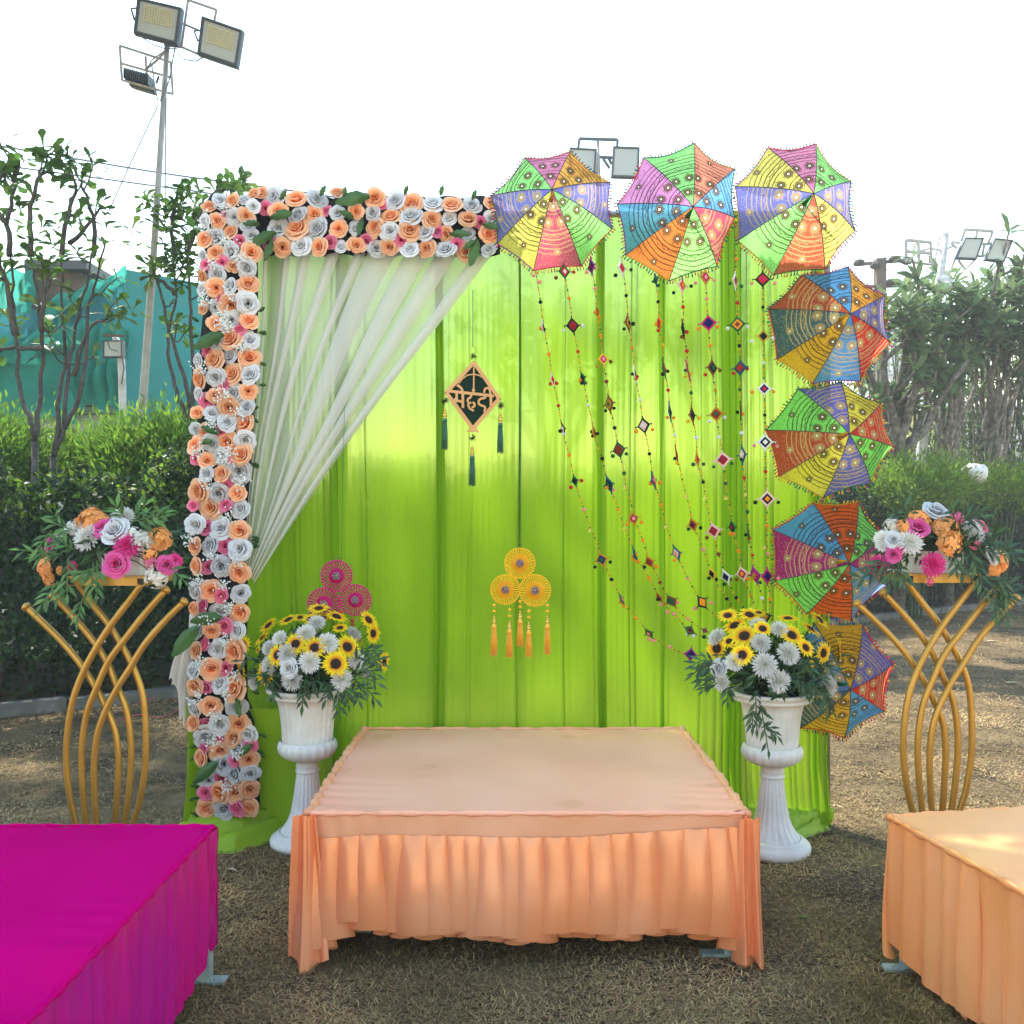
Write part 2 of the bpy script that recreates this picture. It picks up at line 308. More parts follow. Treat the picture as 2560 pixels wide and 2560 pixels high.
def umb_mat():
    m=bpy.data.materials.new('embroidered_umbrella_cloth'); m.use_nodes=True; nt=m.node_tree; L=nt.links; b=nt.nodes['Principled BSDF']; out=nt.nodes['Material Output']
    oi=N(nt,'ShaderNodeObjectInfo'); uv=N(nt,'ShaderNodeTexCoord')
    def math_(op,a,b_=None,c=None):
        n=N(nt,'ShaderNodeMath',operation=op)
        for i,x in enumerate((a,b_,c)):
            if x is None: continue
            if isinstance(x,(int,float)): n.inputs[i].default_value=x
            else: L.new(x,n.inputs[i])
        return n.outputs[0]
    ln=N(nt,'ShaderNodeVectorMath',operation='LENGTH'); L.new(uv.outputs['UV'],ln.inputs[0])
    nz=N(nt,'ShaderNodeTexNoise'); nz.inputs['Scale'].default_value=7; L.new(uv.outputs['UV'],nz.inputs['Vector'])
    r=math_('ADD',ln.outputs['Value'],math_('MULTIPLY',math_('SUBTRACT',nz.outputs[0],.5),.035))
    rp=N(nt,'ShaderNodeValToRGB'); cr=rp.color_ramp; cr.interpolation='CONSTANT'
    bands=[.20,.216,.295,.313,.36,.378,.60,.614,.655,.672,.73,.747,.80,.816,.86,.876,.93,.945]
    cr.elements[0].position=0; cr.elements[0].color=(0,0,0,1); cr.elements[1].position=bands[0]; cr.elements[1].color=(1,1,1,1)
    for i,x in enumerate(bands[1:]):
        e=cr.elements.new(x); e.color=(0,0,0,1) if i%2==0 else (1,1,1,1)
    L.new(r,rp.inputs[0])
    # medallions
    sep=N(nt,'ShaderNodeSeparateXYZ'); L.new(uv.outputs['UV'],sep.inputs[0]); dmin=None
    for (cx,cy,k) in ((-.10,.49,1),(.10,.49,1),(0,.255,1),(-.02,.91,1.5)):
        dx=math_('SUBTRACT',sep.outputs[0],cx); dy=math_('SUBTRACT',sep.outputs[1],cy)
        d=math_('MULTIPLY',math_('SQRT',math_('ADD',math_('MULTIPLY',dx,dx),math_('MULTIPLY',dy,dy))),k)
        dmin=d if dmin is None else math_('MINIMUM',dmin,d)
    v2=N(nt,'ShaderNodeTexVoronoi'); v2.inputs['Scale'].default_value=34; L.new(uv.outputs['UV'],v2.inputs['Vector'])
    dots=math_('LESS_THAN',v2.outputs['Distance'],.26)
    v3=N(nt,'ShaderNodeTexVoronoi'); v3.inputs['Scale'].default_value=75; L.new(uv.outputs['UV'],v3.inputs['Vector'])
    rays=math_('MULTIPLY',math_('LESS_THAN',v3.outputs['Distance'],.5),math_('MULTIPLY',math_('GREATER_THAN',dmin,.066),math_('LESS_THAN',dmin,.088)))
    ring=N(nt,'ShaderNodeValToRGB'); cr=ring.color_ramp; cr.interpolation='CONSTANT'
    cr.elements[0].position=0; cr.elements[0].color=(0,0,0,1); cr.elements[1].position=.018; cr.elements[1].color=(1,1,1,1)
    for x,c in ((.036,0),(.046,1),(.060,0)): e=cr.elements.new(x); e.color=(c,c,c,1)
    L.new(dmin,ring.inputs[0])
    far=math_('GREATER_THAN',dmin,.066)
    # bands carry small dots between the pairs of lines
    wav=math_('ADD',r,math_('MULTIPLY',math_('SINE',math_('MULTIPLY',sep.outputs[0],55)),.012))
    wave=math_('LESS_THAN',math_('ABSOLUTE',math_('SUBTRACT',wav,.695)),.006)
    lines=math_('MAXIMUM',math_('MULTIPLY',rp.outputs[0],far),math_('MAXIMUM',ring.outputs[0],math_('MAXIMUM',rays,math_('MULTIPLY',math_('MAXIMUM',math_('MULTIPLY',dots,.75),wave),far))))
    lc=N(nt,'ShaderNodeMixRGB'); lc.inputs[1].default_value=(.05,.02,.02,1); lc.inputs[2].default_value=(.62,.42,.20,1); L.new(oi.outputs['Alpha'],lc.inputs[0])
    # medallion fill
    mf=N(nt,'ShaderNodeMixRGB'); mf.inputs[2].default_value=(.35,.20,.07,1); L.new(oi.outputs['Color'],mf.inputs[1]); L.new(math_('MULTIPLY',math_('LESS_THAN',dmin,.06),.8),mf.inputs[0])
    mx=N(nt,'ShaderNodeMixRGB'); L.new(math_('MULTIPLY',lines,.82),mx.inputs[0]); L.new(mf.outputs[0],mx.inputs[1]); L.new(lc.outputs[0],mx.inputs[2])
    mir=math_('LESS_THAN',dmin,.017); m2=N(nt,'ShaderNodeMixRGB'); m2.inputs[2].default_value=(.9,.9,.9,1); L.new(mir,m2.inputs[0]); L.new(mx.outputs[0],m2.inputs[1])
    L.new(m2.outputs[0],b.inputs['Base Color']); b.inputs['Roughness'].default_value=.8; b.inputs['Specular IOR Level'].default_value=.1
    t=N(nt,'ShaderNodeBsdfTranslucent'); L.new(m2.outputs[0],t.inputs[0]); ms=N(nt,'ShaderNodeMixShader'); ms.inputs[0].default_value=.6
    L.new(b.outputs[0],ms.inputs[1]); L.new(t.outputs[0],ms.inputs[2])
    tr=N(nt,'ShaderNodeBsdfTransparent'); L.new(m2.outputs[0],tr.inputs[0]); m3=N(nt,'ShaderNodeMixShader'); m3.inputs[0].default_value=.20
    L.new(ms.outputs[0],m3.inputs[1]); L.new(tr.outputs[0],m3.inputs[2]); L.new(m3.outputs[0],out.inputs[0]); return m
M['umb']=umb_mat()
M['umbrib']=mat('umbrella_seam',(.05,.03,.05),.8)
M['peachapron']=satin('peach_satin_apron',(.90,.45,.28),(.85,.37,.20),.42)
# ------------------------------------------------------------------ ground, kerb, wall, hedge (one straight line: y = 10 + 0.7 x)
def hl(x, off=0.0):                          # point on the hedge line, off = metres behind its face
    n=Vector((-.573,.819)); return (x+n.x*off, 10.0+.7*x+n.y*off)
def ground():
    b=MB(); b.add([(-60,-50,0),(60,-50,0),(60,80,0),(-60,80,0)],[(0,1,2,3)])
    tag(b.build('ground',M['soil'],smooth=False),kind='structure')
ground()
M['bounce']=mat('pale_bounce_slab',(.52,.49,.44),.8,(.44,.41,.37),3,.9,.1,30)
def add_bounce_slab():  # unseen pale slab added behind the camera to bounce sunlight onto the stage
    b=MB(); b.box((0,-19.5,.03),(40,18,.03)); tag(b.build('terrace_paving',M['bounce'],smooth=False),kind='structure')
add_bounce_slab()
def blades(n, y0, y1, size, name, lab):
    u=rng.random(n); y=1/(1/y0+(1/y1-1/y0)*u); x=(rng.random(n)*2-1)*.60*y
    k=(10+.7*x-y)>.15; x=x[k]; y=y[k]; n=len(x)
    cl=np.sin(x*5.1+1.3*np.sin(y*4))*np.sin(y*6.3+2*np.sin(x*3.1)); cl2=np.sin(x*1.7+2+np.sin(y*1.1)*2)*np.sin(y*1.3+np.sin(x*2.3)); keep=rng.random(n)<.60+.30*cl+.28*cl2; x=x[keep]; y=y[keep]; n=len(x)
    an=rng.random(n)*2*np.pi; el=rng.random(n)**2*.7
    L=(size*.78+.003*y)*(.4+rng.random(n)); dx=np.cos(an)*np.cos(el); dy=np.sin(an)*np.cos(el); dz=np.sin(el)
    w=.0004+.0005*rng.random(n)+.00034*y; px=-np.sin(an)*w; py=np.cos(an)*w; bend=rng.normal(0,.16,n)
    z0=.002+.012*rng.random(n)
    A=np.stack([x-px,y-py,z0],1); B=np.stack([x+px,y+py,z0],1)
    mx=x+dx*L*.5+px*0; my=y+dy*L*.5; mz=z0+dz*L*.5+.3*w
    C=np.stack([mx+px,my+py,mz],1); D=np.stack([mx-px,my-py,mz],1)
    ex=mx+(dx*np.cos(bend*3)-dy*np.sin(bend*3))*L*.5; ey=my+(dy*np.cos(bend*3)+dx*np.sin(bend*3))*L*.5
    E=np.stack([ex,ey,np.maximum(mz+dz*L*.25,.004)],1)
    V=np.stack([A,B,C,D,E],1).reshape(-1,3); i=np.arange(n)*5
    F=np.concatenate([np.stack([i,i+1,i+2],1),np.stack([i,i+2,i+3],1),np.stack([i+3,i+2,i+4],1)])
    tag(npmesh(name,V,F,M['straw']),lab,'grass',kind='stuff')
blades(620000,1.75,16,.020,'dry_grass','short dry trampled lawn grass in front of the stage')
M['green_blade']=mat('green_blade',(.075,.12,.03),.6,island=.4,transl=.2)
def greens():
    n=26000; u=rng.random(n); y=1/(1/1.75+(1/14-1/1.75)*u); x=(rng.random(n)*2-1)*.6*y
    k=((10+.7*x-y)>.15)&(np.sin(x*3.1+2*np.sin(y*2))*np.sin(y*2.6+x)>rng.random(n)*.8-.1)
    x=x[k];y=y[k];n=len(x); pos=np.stack([x,y,np.full(n,.003)],1); d=rng.normal(0,1,(n,3)); d[:,2]=np.abs(d[:,2])*.6+.3
    V,F=scatter([(0,-.05,0),(0,.05,0),(1,0,-.1)],[(0,1,2)],pos,d,rng.normal(0,1,(n,3)),.012+.014*rng.random(n))
    tag(npmesh('green_grass',V,F,M['green_blade']),'sparse green grass blades growing through the dry lawn','grass',kind='stuff')
greens()
M['fleaf']=mat('fallen_leaf',(.45,.36,.20),.7); M['gfleaf']=mat('green_fallen_leaf',(.10,.12,.02),.6)
for (px,py,d_,lab,mt) in ((2010,1738,.16,'fallen green leaf lying on the lawn near the orange covered platform','gfleaf'),):
    pass
def fallen(px,py,L,an,mt,lab):
    d=EYE*FPX/(py-1280); p=P(px,py,d); b=MB(); c=Vector((math.cos(an),math.sin(an),0)); s=Vector((-c.y,c.x,0)); p.z=.012
    b.add([p-c*L/2,p+s*L*.18+Vector((0,0,.008)),p+c*L/2,p-s*L*.18+Vector((0,0,.008)),p+Vector((0,0,-.002))],[(0,4,1),(1,4,2),(2,4,3),(3,4,0)])
    tag(b.build('fallen_leaf',M[mt],smooth=False),lab,'leaf','leaves fallen on the lawn')
fallen(2010,2304,.075,-.5,'gfleaf','green leaf fallen on bare lawn left of the orange platform')
fallen(2530,1710,.16,.2,'fleaf','long pale dry leaf on the lawn behind the orange covered platform')
fallen(2480,1605,.2,.1,'fleaf','small pale dry leaf on the sunlit strip of lawn at the right')
fallen(2090,2022,.09,-.5,'fleaf','pale dry leaf beside the right hem of the lime curtain')
fallen(578,2182,.07,-.4,'fleaf','pale wood chip on lawn between magenta platform and left urn')
# kerb stones along the hedge
def kerb():
    t=thing('kerb',(*hl(0,-.15),0),None,None); del_=None
    t['kind']='structure'
    x=-9.0; i=0; b0=None
    base=MB(); base.box((0,0,0),(.5,.06,.06)); 
    me=base.mesh('kerb_stone',M['kerb'],False)
    while x<14:
        p=hl(x,-.12); q=Quaternion((0,0,1),math.atan(.7)+random.uniform(-.012,.012))
        inst('kerb_stone',me,t,(p[0],p[1],.03+random.uniform(-.012,.012)),q); x+=1.02*.819; i+=1
kerb()
def wallb():
    b=MB(); A=hl(-12,1.05); B=hl(16,1.05); n=Vector((-.573,.819))
    b.add([(A[0],A[1],0),(B[0],B[1],0),(B[0],B[1],1.55),(A[0],A[1],1.55),(A[0]+n.x*.2,A[1]+n.y*.2,0),(B[0]+n.x*.2,B[1]+n.y*.2,0),(B[0]+n.x*.2,B[1]+n.y*.2,1.55),(A[0]+n.x*.2,A[1]+n.y*.2,1.55)],
      [(0,1,2,3),(3,2,6,7),(5,4,7,6),(0,3,7,4),(1,5,6,2)])
    o=b.build('boundary_wall',M['wall'],smooth=False); tag(o,'low grey rendered compound wall standing behind the clipped hedge','wall')
wallb()
def hedge(x0,x1,top,dens,name,lab,lf,young,gap=None,leafs=.05):
    A=hl((x0+x1)/2,.4); t=thing(name,(A[0],A[1],0),lab,'hedge','clipped hedge along the boundary wall')
    ln=abs(x1-x0)*1.22; n=int(dens*ln)
    u=rng.random(n); x=x0+(x1-x0)*u; f=rng.random(n)
    lump=.12*np.sin(x*4.1)+.10*np.sin(x*9.3+2)+.07*np.sin(x*17)
    H=top+lump*.8
    z=np.where(f<.72,H*(rng.random(n)**.8),H+rng.normal(0,.045,n))
    off=np.where(f<.72,rng.normal(0,.07,n)-.0+.10*np.sin(z*5+x*3)+lump*.5+.18*(z/top-.6)**2*3,rng.random(n)*.75)
    hole=np.sin(x*6.3+z*2)*np.sin(z*5.7-x*2.2+1)*np.sin(x*2.1+z*3.3)>.5
    off=np.where(hole&(f<.72),off+.22,off); off=np.where((z<.42)&(f<.72),off+.25,off)
    keep=~((z<.30)&(rng.random(n)<.6))
    if gap: keep&=~((x>gap[0])&(x<gap[1])&(z>gap[2])&(z<gap[3])&(rng.random(n)<.85))
    x=x[keep];z=z[keep];off=off[keep];n=len(x)
    pos=np.stack([x-.573*off,10+.7*x+.819*off,z],1)
    xd=rng.normal(0,1,(n,3)); xd[:,2]+=.3; nd=rng.normal(0,1,(n,3))+np.array([.3,-.6,.8]); sz=leafs*(.6+.8*rng.random(n))
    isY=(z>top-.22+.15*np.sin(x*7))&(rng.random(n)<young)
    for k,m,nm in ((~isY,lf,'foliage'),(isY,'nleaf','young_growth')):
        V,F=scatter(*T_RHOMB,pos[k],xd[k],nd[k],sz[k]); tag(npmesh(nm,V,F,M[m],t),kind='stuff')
    b=MB(); k=0                                  # near-black backing sheet, painting the shade inside the hedge
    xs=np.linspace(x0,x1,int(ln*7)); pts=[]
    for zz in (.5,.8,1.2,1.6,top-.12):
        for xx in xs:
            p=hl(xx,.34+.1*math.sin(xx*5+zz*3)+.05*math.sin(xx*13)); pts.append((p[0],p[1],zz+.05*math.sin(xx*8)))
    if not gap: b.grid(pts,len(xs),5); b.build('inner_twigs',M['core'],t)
    b=MB()
    xx=x0
    while xx<x1:
        p=hl(xx,.35+random.uniform(-.1,.15)); q=hl(xx+random.uniform(-.15,.15),.3)
        b.tube([(p[0],p[1],0),((p[0]+q[0])/2+.03,(p[1]+q[1])/2,.5),(q[0],q[1],1.3)],[.02,.014,.008],5); xx+=random.uniform(.12,.3)
    tag(b.build('stems',M['bark'],t),kind='stuff')
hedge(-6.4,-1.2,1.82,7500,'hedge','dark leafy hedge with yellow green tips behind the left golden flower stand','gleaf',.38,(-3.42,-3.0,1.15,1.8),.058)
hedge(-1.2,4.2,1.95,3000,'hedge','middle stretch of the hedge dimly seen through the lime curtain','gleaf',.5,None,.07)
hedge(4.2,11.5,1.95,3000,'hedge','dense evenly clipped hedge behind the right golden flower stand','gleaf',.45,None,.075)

# ------------------------------------------------------------------ trees
def smooth(pts,n=4):
    pts=[Vector(p) for p in pts]; out=[]
    for i in range(len(pts)-1):
        p0=pts[max(i-1,0)];p1=pts[i];p2=pts[i+1];p3=pts[min(i+2,len(pts)-1)]
        for k in range(n):
            t=k/n; out.append(.5*((2*p1)+(p2-p0)*t+(2*p0-5*p1+4*p2-p3)*t*t+(3*p1-p0-3*p2+p3)*t**3))
    out.append(pts[-1]); return out
def tree(name,label,limbs,barkm,leafm,tmpl,leafL,nleaf,seed,group,twigs=3,rad=.035,tips_extra=None,droop=0.,twl=.2,upto=1.0):
    rr=random.Random(seed); r2=np.random.default_rng(seed)
    base=Vector(limbs[0][0]); base=Vector((base.x,base.y,0))
    t=thing(name,base,label,'tree',group); b=MB(); tips=[]
    l0=Vector(limbs[0][0]); b.tube([base,(base+l0)/2+Vector((.02,0,0)),l0],[rad*1.9,rad*1.6,rad*1.4],8)
    for L in limbs:
        s=smooth(L,4); k=len(s)
        s=[q+Vector((rr.uniform(-1,1),rr.uniform(-1,1),rr.uniform(-1,1)))*.012 for q in s]
        b.tube(s,[rad*(1.2-.85*i/k) for i in range(k)],7); tips.append((s[-1],(s[-1]-s[-3]).normalized()))
        for j in range(twigs):
            i=rr.randint(int(k*.45),k-2); d=(s[i+1]-s[i]).normalized(); dv=Vector((rr.uniform(-1,1),rr.uniform(-1,1),rr.uniform(-.1,.9))).normalized()
            e=s[i]+(d*.5+dv).normalized()*twl*rr.uniform(.5,1.3); m=(s[i]+e)/2+Vector((0,0,-.04))
            b.tube([s[i],m,e],[rad*.45,rad*.36,rad*.3],5); tips.append((e,(e-m).normalized()))
            if rr.random()<.6:
                e2=e+((e-m).normalized()+Vector((rr.uniform(-1,1),rr.uniform(-1,1),rr.uniform(-.2,1)))*.8).normalized()*twl*.5
                b.tube([e,e2],[rad*.3,rad*.24],5); tips.append((e2,(e2-e).normalized()))
    b.build('trunk',M[barkm],t)
    if tips_extra: tips+=[(Vector(p),Vector((rr.uniform(-.4,.4),rr.uniform(-.4,.4),1)).normalized()) for p in tips_extra]
    pos=[];xd=[];nd=[];sz=[]
    for (p,d) in tips:
        if p.z<upto*0: continue
        nl=int(nleaf*rr.uniform(.6,1.2))
        for i in range(nl):
            a=i*2.4+rr.uniform(-.3,.3); el=rr.uniform(-.15,1.15)-droop; side=d.orthogonal().normalized(); w=d.cross(side)
            v=(side*math.cos(a)+w*math.sin(a))*math.cos(el)+d*math.sin(el)
            pos.append(p-d*.05*rr.random()*i/nl*2); xd.append(v); nd.append(d+v*.2+Vector((0,0,.4))); sz.append(leafL*rr.uniform(.6,1.15))
    V,F=scatter(*tmpl,np.array(pos),np.array(xd),np.array(nd),np.array(sz)); tag(npmesh('crown',V,F,M[leafm],t),kind='stuff')
    return t
def lim(zf,d,pts,jit=.0,seed=0):
    rr=random.Random(seed); o=[]; dd=d
    for (x,y) in pts:
        o.append(P(*zf(x,y),dd)); dd+=rr.uniform(-jit,jit)
    return o
I=lambda x,y:(x,y)
G1='bare stemmed frangipani trees behind the hedge'
d=8.5
tree('frangipani_tree','leftmost frangipani tree with thick bent grey stems and a sparse paddle leaved top',[
 lim(zB,d,[(262,1400),(250,1290),(180,1120),(140,900),(120,600),(100,300),(85,0)],.15,1),
 lim(zB,d,[(262,1400),(290,1200),(320,900),(310,560),(290,350),(240,0)],.15,2),
 lim(zB,d,[(310,560),(335,300),(370,60)],.1,3),
 lim(zB,d,[(120,600),(50,200),(0,60)],.1,4),
 lim(zB,d,[(310,700),(120,690),(-60,700)],.1,5),
 lim(I,d,[(28,640),(20,560),(35,470),(50,400)],.1,6), lim(I,d,[(80,640),(75,540),(95,450),(105,420)],.1,7),
 lim(I,d,[(15,560),(-20,500),(10,430)],.1,8)],'bark','tleaf',T_PADDLE,.18,8,21,G1,2,.023,
 [P(x,y,d+random.uniform(-.5,.5)) for x,y in ((20,480),(50,520),(90,500),(110,560),(60,400),(5,540),(40,580),(80,600),(-10,440))])
tree('frangipani_tree','second frangipani tree from the left, forked low above the hedge',[
 lim(zB,d+.2,[(400,1500),(430,1350),(440,1050),(500,760),(480,560),(465,250),(470,0)],.15,11),
 lim(zB,d+.2,[(400,1500),(480,1300),(520,900),(560,600),(630,300),(700,0)],.15,12),
 lim(zB,d+.2,[(480,1300),(590,1080),(650,700),(670,400),(720,200),(800,-100)],.15,13),
 lim(I,d+.2,[(155,640),(170,540),(190,470),(170,430)],.1,14), lim(I,d+.2,[(232,640),(235,560),(215,490),(200,450)],.1,15),
 lim(I,d+.2,[(175,610),(215,570),(250,520)],.1,16),
 lim(zB,d+.2,[(560,900),(660,560),(820,480)],.1,17)],'bark','tleaf',T_PADDLE,.17,8,22,G1,2,.021,
 [P(x,y,d+.2+random.uniform(-.5,.5)) for x,y in ((150,470),(200,440),(240,500),(180,560),(225,590),(140,570),(262,560),(130,610),(205,640),(250,670),(335,770))])
tree('frangipani_tree','frangipani tree close behind the flower column, its leafy top level with the column head',[
 lim(zB,d+.6,[(1440,1250),(1420,1000),(1300,650),(1220,300),(1160,60)],.12,21),
 lim(zB,d+.6,[(1440,1250),(1470,900),(1440,500),(1430,200),(1400,-60)],.12,22),
 lim(zB,d+.6,[(1440,1250),(1350,1080),(1290,850),(1270,600),(1330,300),(1300,-80)],.12,23),
 lim(zB,d+.6,[(1330,300),(1240,200),(1130,150)],.1,24), lim(I,d+.6,[(470,640),(500,540),(540,480),(580,470)],.1,25),
 lim(I,d+.6,[(440,640),(430,560),(440,500)],.1,26)],'bark','tleaf',T_PADDLE,.16,9,23,G1,3,.021,
 [P(x,y,d+.6+random.uniform(-.5,.5)) for x,y in [(random.uniform(395,520),random.uniform(500,720)) for _ in range(34)]+[(470,480),(500,475),(560,480),(600,478),(540,476),(345,605),(330,570)]])
# trees in and beyond the hedge behind the curtain and to the right
G2='plumeria trees beyond the hedge on the right'
def rtree(label,base,fan,seed,d,leafL=.36,nl=10,rad=.05,extra=None,tw=2,bend=0):
    rr=random.Random(seed); limbs=[]
    bx,by=base
    for (tx,ty) in fan:
        n=5; pts=[]
        for i in range(n+1):
            u=i/n; pts.append((bx+(tx-bx)*(u**(1.0+bend*rr.random()))+rr.uniform(-14,14)*(0<i<n),by+(ty-by)*u+rr.uniform(-8,8)*(0<i<n)))
        limbs.append(lim(I,d,pts,.25,rr.randint(0,999)))
    return tree('plumeria_tree',label,limbs,'gbark','rleaf',T_LONG,leafL,nl,seed,G2,tw,rad,extra,twl=.6)
def pts_in(n,x0,x1,y0,y1,d,s,jd=.8):
    rr=random.Random(s); return [P(rr.uniform(x0,x1),rr.uniform(y0,y1),d+rr.uniform(-jd,jd)) for _ in range(n)]
rtree('big plumeria tree with a stout forked grey trunk just right of the umbrellas',(2240,1190),[(2165,900),(2215,800),(2300,760),(2350,830),(2420,900),(2190,1010),(2330,1000),(2260,720)],31,14.2,.33,12,.075,pts_in(30,2170,2380,725,860,14.2,1),3,.5)
rtree('many stemmed plumeria tree rising behind the white pole at right',(2370,1200),[(2330,800),(2380,740),(2420,780),(2460,830),(2350,900),(2440,720),(2400,860),(2300,880),(2360,780)],32,15.0,.34,12,.05,pts_in(28,2330,2480,700,850,15,2),3)
rtree('tall slender plumeria thicket nearest the right edge of the picture',(2480,1200),[(2440,760),(2470,690),(2500,640),(2520,740),(2550,700),(2580,760),(2450,860),(2540,840),(2500,780),(2490,900)],33,15.6,.36,12,.045,pts_in(34,2430,2600,700,860,15.6,3),3)
rtree('leaning plumeria tree cut off by the right edge of the picture',(2600,1210),[(2540,800),(2560,740),(2600,700),(2640,800),(2570,880),(2520,940)],34,16.2,.36,12,.05,pts_in(16,2520,2640,730,880,16.2,4),2)
rtree('plumeria tree seen in silhouette through the right half of the lime curtain',(1800,1200),[(1650,800),(1720,740),(1800,720),(1880,760),(1960,800),(1760,820),(1850,860)],35,11.5,.34,12,.06,pts_in(26,1600,2000,700,900,11.5,5),3)
rtree('plumeria tree seen in silhouette through the middle of the lime curtain',(1380,1220),[(1220,860),(1300,780),(1400,760),(1480,800),(1540,860),(1340,880)],36,10.6,.32,13,.06,pts_in(34,1080,1600,760,1050,10.6,6),3)
# clumps of thin upright stems under the plumerias
def thicket(px0,px1,py0,py1,d,n,seed,lab):
    rr=random.Random(seed); t=thing('shrub_thicket',Vector((P((px0+px1)/2,1200,d).x,d,0)),lab,'shrub','thin stemmed shrubs under the plumerias'); b=MB(); pos=[]
    for i in range(n):
        x=rr.uniform(px0,px1); a=P(x,1240,d+rr.uniform(-.6,.6)); a.z=0; e=P(x+rr.uniform(-60,60),rr.uniform(py0,py1),a.y+rr.uniform(-.3,.3)); m=(a+e)/2+Vector((rr.uniform(-.2,.2),0,.2))
        b.tube(smooth([a,m,e],3),[.022]*3+[.016]*3+[.01],4); pos.append((e,a))
        for _ in range(2):
            f=rr.uniform(.4,.9); q=a.lerp(e,f); e2=q+Vector((rr.uniform(-.5,.5),rr.uniform(-.3,.3),rr.uniform(.2,.7))); b.tube([q,e2],[.012,.006],4); pos.append((e2,q))
    tag(b.build('stems',M['gbark'],t),kind='stuff')
    P_=[];X_=[];S_=[]
    for e,a in pos:
        for i in range(16):
            P_.append(e+Vector((rr.uniform(-.25,.25),rr.uniform(-.25,.25),rr.uniform(-.4,.25)))); X_.append((rr.gauss(0,1),rr.gauss(0,1),rr.gauss(.3,1))); S_.append(rr.uniform(.06,.13))
    V,F=scatter(*T_RHOMB,np.array(P_),np.array(X_),rng.normal(0,1,(len(P_),3)),np.array(S_)); tag(npmesh('foliage',V,F,M['rleaf'],t),kind='stuff')
thicket(2190,2370,820,1120,16.5,34,41,'grey twiggy shrubs with few leaves behind the forked plumeria')
thicket(2370,2600,800,1080,17.2,60,42,'dense upright bundle of thin bare stems near the right edge')
# feathery bright bushes behind the left hedge
def bush(name,lab,px,py,rx,rz,d,n,seed,m='bushleaf',grp='bright feathery bushes behind the left hedge'):
    r2=np.random.default_rng(seed); c=P(px,py,d); t=thing(name,(c.x,c.y,0),lab,'bush',grp)
    b=MB()
    for i in range(9): b.tube([(c.x+r2.uniform(-.1,.1),c.y,0),(c.x+r2.uniform(-.3,.3),c.y,c.z-.2),(c.x+r2.uniform(-rx,rx)*.7,c.y,c.z+r2.uniform(0,rz)*.6)],[.02,.014,.006],4)
    tag(b.build('stems',M['stem'],t),kind='stuff')
    nc=46; cc=r2.normal(0,1,(nc,3)); cc/=np.linalg.norm(cc,axis=1,keepdims=True); cc*=(.55+.45*r2.random((nc,1))); cc[:,2]=cc[:,2]*rz; cc[:,0]*=rx; cc[:,1]*=rx*.7
    ci=r2.integers(0,nc,n); dl=r2.normal(0,.16,(n,3)); pos=np.array([c.x,c.y,c.z])+cc[ci]+dl
    xd=dl/ (np.linalg.norm(dl,axis=1,keepdims=True)+1e-6)+r2.normal(0,.4,(n,3)); xd[:,2]+=.5
    V,F=scatter(*T_LANCE,pos,xd,r2.normal(0,1,(n,3)),.055+.05*r2.random(n)); tag(npmesh('foliage',V,F,M[m],t),kind='stuff')
bush('feathery_bush','bright yellow green feathery bush at the far left edge behind the hedge',5,1150,.5,.22,9.0,8000,51)
bush('feathery_bush','large bright feathery bush between the floodlight poles',350,1175,.5,.22,9.2,16000,52)
bush('feathery_bush','feathery bush behind the small floodlight post',270,1180,.4,.18,9.6,8000,53)
bush('feathery_bush','feathery bush half hidden by the flower column',455,1150,.35,.28,9.3,8000,54)
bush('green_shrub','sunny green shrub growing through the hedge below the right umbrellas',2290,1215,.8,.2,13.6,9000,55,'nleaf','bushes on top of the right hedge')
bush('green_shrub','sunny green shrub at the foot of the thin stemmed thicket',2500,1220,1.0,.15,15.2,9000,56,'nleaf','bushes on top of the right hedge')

# ------------------------------------------------------------------ building wrapped in green nets, far buildings
def sheet(name,parent,corners,d,m,nu=24,nv=14,amp=.12,fr=3.,seed=0,dz=0):
    (a,b_,c,e)=[P(*q,d) for q in corners]; mb=MB(); pts=[]; rr=random.Random(seed); ph=[rr.uniform(0,6) for _ in range(4)]
    for j in range(nv):
        v=j/(nv-1)
        for i in range(nu):
            u=i/(nu-1); p=(a.lerp(b_,u)).lerp(e.lerp(c,u),v); 
            edge=.1+.9*math.sin(math.pi*v)
            p.y+=edge*amp*(math.sin(u*fr*6+v*3+ph[0])+.6*math.sin(u*fr*13+v*5+ph[1])+.4*math.sin(v*9+u*4+ph[2]))
            if j==0 or j==nv-1: p.z+=.06*math.sin(u*17+ph[3])
            p.y+=dz*v; pts.append(p)
    mb.grid(pts,nu,nv); return mb.build(name,M[m],parent)
bd=13.0
t=thing('netted_building',P(200,1100,bd+1)*1,'pale building under construction draped in torn green netting','building'); t.location.z=0; WO[t.name]=Vector(t.location)
def quadbox(name,parent,px0,py0,px1,py1,d,dep,m,skew=0):
    a=P(px0,py0,d); c=P(px1,py1,d); b=MB()
    b.box(((a.x+c.x)/2,d+dep/2,(a.z+c.z)/2),(abs(c.x-a.x)/2,dep/2,abs(a.z-c.z)/2),0); return b.build(name,m if not isinstance(m,str) else M[m],parent,False)
quadbox('wall',t,-120,860,312,1300,bd+.3,4,'pale')
b=MB(); A=P(313,673,bd); B=P(520,712,bd+.6); b.add([A,B,(B.x,B.y,0),(A.x,A.y,0),A+Vector((0,5,0)),B+Vector((0,5,0)),(B.x,B.y+5,0),(A.x,A.y+5,0)],[(3,2,1,0),(0,1,5,4),(1,2,6,5),(3,0,4,7)]); b.build('sheeted_block',M['tarp'],t,False)
quadbox('timber_shed',t,62,668,205,800,bd+.25,2,'brown'); quadbox('shed_roof',t,60,650,216,672,bd+.05,2.4,'dmetal')
sheet('net',t,[(-140,720),(84,668),(78,775),(-140,800)],bd+.05,'net',seed=1,fr=5)
